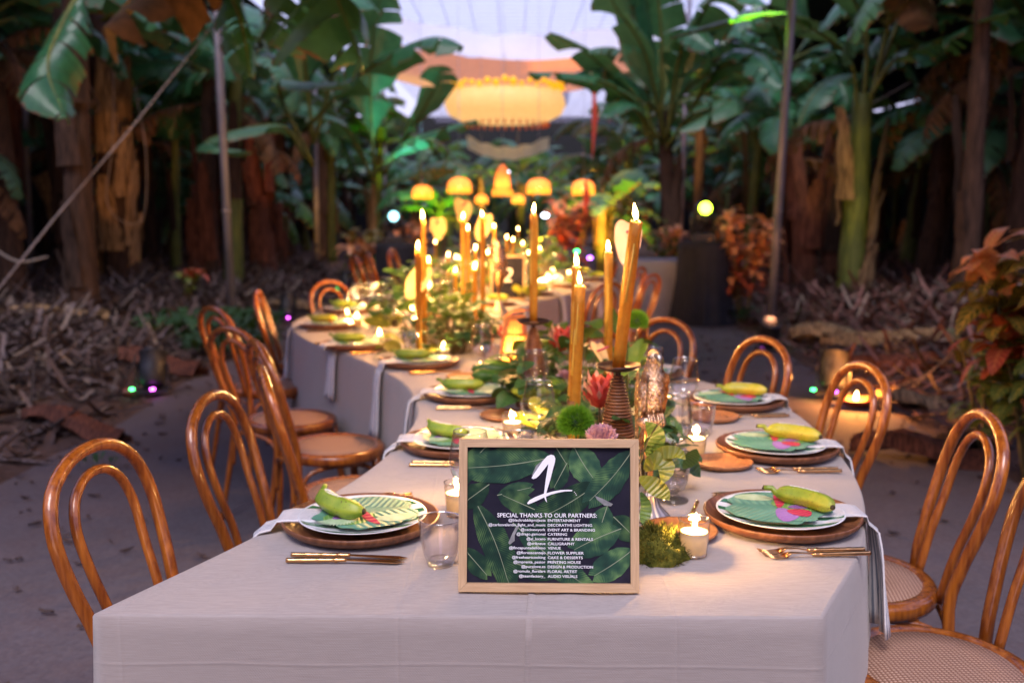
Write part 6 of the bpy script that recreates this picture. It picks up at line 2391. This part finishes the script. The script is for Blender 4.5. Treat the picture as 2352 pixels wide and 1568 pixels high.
g.lathe([(0, 0), (0.11, 0), (0.125, 0.24), (0.13, 0.25), (0.13, 0.27), (0.115, 0.27), (0.11, 0.24), (0, 0.24)], 20)
g.build('planter_wall', 'pot_pink', t)
croton(Vector((1.45, 12.75, 0.97)), 0.55, 0.22, 36, 'yellow-green plant in the pink planter', ['croton_yellow', 'croton_green'], 12, 0.2)


def plinth(x, y, h, r, label):
    t = thing('draped_plinth', label, 'plinth', (x, y, 0.008))
    G().lathe([(r * 1.30, 0.0), (r * 1.22, 0.15), (r * 1.06, h * 0.55), (r, h * 0.9), (r, h), (0, h)], 60, wob=lambda th, z: 1 + 0.05 * math.sin(15 * th + 2 * math.sin(3 * th)) * max(0, 1 - z / h)).build('black_drape', 'black_cloth', t)
    return t


def moving_head(x, y, z, rz, lens, label, aim, pw, col, size=26):
    t = thing('stage_light', label, 'stage light', (x, y, z), 0)
    G().box((0, 0, 0.05), (0.26, 0.26, 0.10)).build('base', 'black_metal', t, smooth=False)
    for s in (-1, 1):
        G().tube([(s * 0.13, 0, 0.08), (s * 0.135, 0, 0.26), (s * 0.12, 0, 0.34)], [0.03, 0.028, 0.03], 8).build('yoke_arm', 'black_metal', t)
    G().lathe([(0, 0.20), (0.085, 0.21), (0.115, 0.27), (0.115, 0.38), (0.085, 0.45), (0.06, 0.475), (0, 0.48)], 20).build('head', 'black_metal', t)
    g = G().lathe([(0, -0.01), (0.07, -0.01), (0.07, 0.006), (0.055, 0.012), (0, 0.012)], 20)
    o = g.build('lens', lens, t, (0, -0.115, 0.40))
    o.rotation_euler = (math.radians(75), 0, 0)
    if pw:
        spot(t, (0, -0.16, 0.46), Vector(aim) - t.location, pw, col, size, 0.05)
    return t


plinth(2.30, 12.0, 0.98, 0.30, 'tall black draped plinth on the right between orange crotons')
moving_head(2.28, 11.95, 0.99, 0, 'led_lime', 'black stage light with lime lens on the right plinth', Q(1740, 60, 11.4), 2600, (0.55, 1.0, 0.02), 22)
plinth(-1.75, 15.0, 0.85, 0.30, 'black draped plinth left of the far table')
moving_head(-1.75, 14.95, 0.86, 0, 'led_cyan', 'black stage light with pale cyan lens at far left', Q(950, 250, 16), 220, (0.25, 0.75, 0.75), 50)


def par_can(p, rz, label, aim, pw, col, size=50):
    """Floor uplight: black can on a yoke with two indicator lights facing the aisle."""
    t = thing('floor_uplight', label, 'uplight', p, rz, 'floor uplights with green and magenta dots')
    G().box((0, 0, 0.012), (0.24, 0.17, 0.024)).build('foot', 'black_metal', t, smooth=False)
    for s in (-1, 1):
        G().box((s * 0.115, 0, 0.11), (0.010, 0.045, 0.20)).build('yoke_arm', 'black_metal', t, smooth=False)
    o = G().lathe([(0, -0.13), (0.075, -0.13), (0.095, -0.11), (0.100, 0.0), (0.100, 0.12), (0.106, 0.125), (0.106, 0.14), (0.09, 0.14), (0.085, 0.10), (0, 0.10)], 24).build('can', 'black_metal', t, (0, 0.02, 0.17))
    o.rotation_euler = (math.radians(-28), 0, 0)
    G().lathe([(0, -0.006), (0.014, -0.006), (0.018, 0.0), (0.014, 0.006), (0, 0.008)], 12, (-0.135, -0.10, 0.045)).build('green_indicator', 'led_green', t)
    G().lathe([(0, -0.006), (0.014, -0.006), (0.018, 0.0), (0.014, 0.006), (0, 0.008)], 12, (0.015, -0.13, 0.045)).build('magenta_indicator', 'led_magenta', t)
    inv = Matrix.Rotation(-rz, 3, 'Z')
    spot(t, (0, 0.12, 0.30), inv @ (Vector(aim) - Vector(p)), pw, col, size, 0.05)
    return t


par_can(P(352, 900, 0.03), 0.2, 'floor uplight by a red saucer on the left bank', Q(290, 380, 14.2), 330, (1.0, 0.42, 0.13), 14)
par_can(P(662, 735, 0.02), 0.1, 'floor uplight by the pale log on the left', Q(620, 390, 17.3), 260, (1.0, 0.30, 0.09), 14)
par_can(P(795, 668, 0.02), 0.0, 'farthest floor uplight on the left of the path', Q(800, 420, 22), 150, (1.0, 0.45, 0.06), 40)
par_can(P(1912, 905, 0.05), -0.3, 'floor uplight by the ground candle on the right', Q(1960, 420, 13.2), 330, (0.85, 0.60, 0.06), 15)
par_can(Vector((1.9, 17.0, 0.01)), -0.3, 'far floor uplight right of the table end', (1.9, 20.0, 1.9), 1500, (1.0, 0.50, 0.05), 60)
par_can(Vector((-1.2, 18.3, 0.01)), 0.0, 'far floor uplight left of the table end', (-1.5, 21.0, 1.8), 1100, (0.62, 1.0, 0.03), 40)
par_can(Vector((0.3, 26.5, 0.01)), 0.0, 'added floor uplight under the hanging lamps for the far plants', (-0.2, 30.0, 2.6), 900, (1.0, 0.62, 0.10), 60)  # extra uplight, added to brighten the plants behind the lamps
par_can(Vector((0.1, 16.2, 0.01)), 0.0, 'far floor uplight behind the table end', (1.0, 17.6, 0.9), 180, (1.0, 0.30, 0.05), 70)

par_can(Vector((2.52, 9.7, 0.01)), PI, 'added floor uplight behind the fourth right chair for the croton', (2.8, 12.0, 0.8), 70, (1.0, 0.40, 0.16), 36)  # extra uplight, added to put warm light on the orange croton

# far coloured pin lights
for X, Y, dep, m_, lb in ((1355, 592, 9.8, 'led_violet', 'small violet pin light right of the table'), (1252, 495, 15, 'led_white', 'small white spotlight behind the far tapers'), (1325, 577, 11, 'led_green', 'small green pin light right of the far table'), (1165, 395, 24, 'led_white', 'cool white spotlight beside the middle lamp')):
    p = Q(X, Y, dep)
    t = thing('pin_light', lb, 'spotlight', p)
    rr = 0.026 if dep < 12 else 0.05
    G().lathe([(0, -rr * 0.6), (rr * 0.8, -rr * 0.5), (rr, 0), (rr * 0.8, rr * 0.5), (0, rr * 0.6)], 14).build('lens', m_, t)
    G().lathe([(0, -rr * 1.6), (rr * 0.9, -rr * 1.5), (rr * 1.25, 0), (rr * 1.2, rr * 0.2), (0, rr * 0.2)], 14, (0, rr * 1.5, 0)).build('housing', 'black_metal', t)
    G().tube([(0, rr * 1.5, -rr), (0, rr * 1.5, -max(0.1, p.z - 0.01))], 0.012, 6).build('stand', 'black_metal', t)

# saucers with ground candles
def saucer(p, label, lit):
    t = thing('clay_saucer', label, 'saucer', p)
    G().lathe([(0, 0), (0.08, 0), (0.105, 0.035), (0.110, 0.04), (0.104, 0.042), (0.078, 0.012), (0, 0.010)], 28).build('clay_dish', 'terracotta', t)
    G().lathe([(0, 0.012), (0.07, 0.012), (0.07, 0.026), (0, 0.026)], 20).build('wax', 'wax_votive', t)
    if lit:
        flame(t, (0, 0, 0.03), 2.2)
        lamp(t, (0, 0, 0.14), 34, (1.0, 0.34, 0.06), 0.02)
    return t


p = P(310, 902, 0.02)
saucer(Vector((p.x, p.y, hill(p.x, p.y) + 0.01)), 'unlit red clay saucer beside the left floor uplight', False)
p = P(1965, 925, 0.04)
saucer(Vector((p.x, p.y, hill(p.x, p.y) + 0.03)), 'lit ground candle in a clay saucer on the right bank', True)

# ------------------------------------------------------------------ hanging lamps, big shade, drapes over the aisle
def lamp_shade(p, R, label, tall=False, s=1.0, power=4):
    t = thing('hanging_lamp', label, 'lamp', p, 0, 'fringed lampshades hanging over the far table')
    sc_ = lambda th, z: 1 + 0.02 * math.cos(12 * th)
    if tall:
        G().lathe([(R * 0.55, 0.0), (R * 0.78, -R * 0.6), (R * 0.62, R * 0.9), (R * 0.34, R * 1.5), (R * 0.12, R * 1.75)][1:], 36, wob=sc_).build('shade', 'shade', t)
        G().lathe([(R * 1.0, -R * 1.25), (R * 0.98, -R * 0.72)], 36, wob=sc_).build('fringe_band', 'fringe', t)
    else:
        G().lathe([(R * 1.0, -R * 0.10), (R * 0.96, R * 0.18), (R * 0.78, R * 0.52), (R * 0.45, R * 0.70), (R * 0.16, R * 0.74)], 36, wob=sc_).build('shade', 'shade_pale', t)
        g = G()
        m = 72
        vs, fs = [], []
        for k in range(m):
            a = 2 * PI * k / m
            for z in (-R * 0.12, -R * (0.48 + 0.13 * abs(math.sin(6 * a)))):
                vs.append((R * 1.0 * math.cos(a), R * 1.0 * math.sin(a), z))
        for k in range(m):
            k2 = (k + 1) % m
            fs.append((2 * k, 2 * k + 1, 2 * k2 + 1, 2 * k2))
        g.add(vs, fs)
        g.build('scalloped_fringe', 'fringe', t)
    rb = G()
    for k in range(12):
        a = 2 * PI * k / 12
        pr = [(0.79, -0.6), (0.64, 0.9), (0.36, 1.5), (0.14, 1.75)] if tall else [(1.02, -0.10), (0.98, 0.18), (0.80, 0.52), (0.47, 0.71), (0.17, 0.75)]
        rb.tube([(R * q * math.cos(a), R * q * math.sin(a), R * z) for q, z in pr], R * 0.022, 5)
    rb.build('shade_ribs', 'terracotta', t)
    G().lathe([(0, -R * 0.12), (R * 0.13, -R * 0.05), (R * 0.17, R * 0.1), (R * 0.1, R * 0.25), (0, R * 0.3)], 14).build('bulb', 'bulb', t)
    G().tube([(0, 0, R * 0.7), (0, 0, 4.88 - p.z)], 0.004, 6).build('cord', 'wire', t)
    lamp(t, (0, 0, -R * 0.25), power, (1.0, 0.45, 0.12), 0.05)
    return t


lamp_shade(Q(1055, 428, 16), 0.19, 'fringed dome lamp left of the tall middle lamp')
lamp_shade(Q(1237, 430, 16), 0.19, 'fringed dome lamp right of the tall middle lamp')
lamp_shade(Q(1340, 432, 17), 0.19, 'fringed dome lamp, rightmost, behind a red ribbon')
lamp_shade(Q(970, 442, 16.5), 0.165, 'fringed dome lamp, leftmost of the row')
lamp_shade(Q(1154, 420, 16), 0.165, 'tall two-tier lamp in the middle of the row', True)
lamp_shade(Q(1106, 458, 20), 0.13, 'small round lamp low on the left of the middle lamp', False, 1, 3)
lamp_shade(Q(1190, 458, 20), 0.13, 'small round lamp low on the right of the middle lamp', False, 1, 3)
# red ribbon in front of the right lamp
p = Q(1345, 440, 16.5)
g = G().blade([(0, 0, 0.2), (0.02, 0, -0.1), (-0.01, 0, -0.4)], 0.06, 0.2, up=(0, 1, 0))
tag(g.build('red_ribbon', 'drape_red', None, p), 'red ribbon hanging before the rightmost lamp', 'ribbon')
g = G().blade([(0, 0, 0.9), (0.03, 0, 0.2), (-0.01, 0, -0.5)], 0.05, 0.2, up=(0, 1, 0))
tag(g.build('red_ribbon', 'drape_red', None, Q(1362, 300, 17)), 'red ribbon streamer beside the big yellow shade', 'ribbon')


def big_lantern(p, R, hgt, label, power=6):
    t = thing('giant_shade', label, 'lamp', p)
    w_ = lambda th, z: 1 + 0.012 * math.cos(18 * th)
    G().lathe([(R * 0.70, -hgt * 0.5), (R * 0.93, -hgt * 0.28), (R, 0.0), (R * 0.97, hgt * 0.25), (R * 0.92, hgt * 0.42)], 60, wob=w_).build('shade', 'big_shade', t)
    for k in range(44):
        a = 2 * PI * k / 44
        r_ = 0.05 + 0.03 * ((k * 29) % 7) / 6
        G().lathe([(0, -r_), (r_ * 0.8, -r_ * 0.5), (r_, 0), (r_ * 0.7, r_ * 0.6), (0, r_)], 8, (R * 0.96 * math.cos(a), R * 0.96 * math.sin(a), hgt * (0.47 + 0.1 * ((k * 13) % 5) / 4))).build('paper_flower', 'big_fringe', t)
    for k in range(36):
        a = 2 * PI * k / 36
        G().tube([(R * 0.72 * math.cos(a), R * 0.72 * math.sin(a), -hgt * 0.5), (R * 0.72 * math.cos(a), R * 0.72 * math.sin(a), -hgt * 0.64)], [0.015, 0.03], 6).build('tassel', 'drape_salmon', t)
    lamp(t, (0, 0, 0), power, (1.0, 0.6, 0.2), 0.15)
    G().tube([(0, 0, hgt * 0.3), (0, 0, 4.88 - p.z)], 0.006, 6).build('cord', 'wire', t)
    return t


big_lantern(Q(1160, 242, 19), 1.12, 0.62, 'giant glowing yellow shade with flower fringe over the aisle')


def swag(y, x0, x1, ztop, zmid, length, mat, label, sag=0.25):
    """Ceiling cloth strung across the aisle, sagging in the middle; it runs along y."""
    g = G()
    n, m = 28, 10
    vs, fs = [], []
    for i in range(m + 1):
        q = i / m
        for k in range(n + 1):
            u = k / n
            z = ztop - (ztop - zmid) * math.sin(PI * u) ** 0.9 - sag * math.sin(PI * q) + 0.03 * math.sin(u * 30) * (1 - q)
            vs.append((x0 + (x1 - x0) * u, y + length * q, z))
    for i in range(m):
        for k in range(n):
            a = i * (n + 1) + k
            fs.append((a, a + 1, a + n + 2, a + n + 1))
    g.add(vs, fs)
    return tag(g.build('ceiling_drape', mat), label, 'drape', 'cloths strung under the roof')


swag(17.6, -2.4, 3.0, 4.75, 4.30, 3.0, 'drape_white', 'white ceiling drape, nearest over the aisle', 0.1)
swag(20.6, -2.8, 2.6, 4.75, 4.35, 4.5, 'drape_salmon', 'salmon ceiling drape behind the white one', 0.5)
swag(26.0, -1.7, 1.5, 4.5, 4.1, 3.5, 'drape_grey', 'greyish ceiling drape beyond the giant shade', 0.4)
swag(27.0, -1.2, 1.0, 3.25, 2.95, 2.0, 'drape_cream', 'far cream ceiling drape lowest in the opening', 0.3)
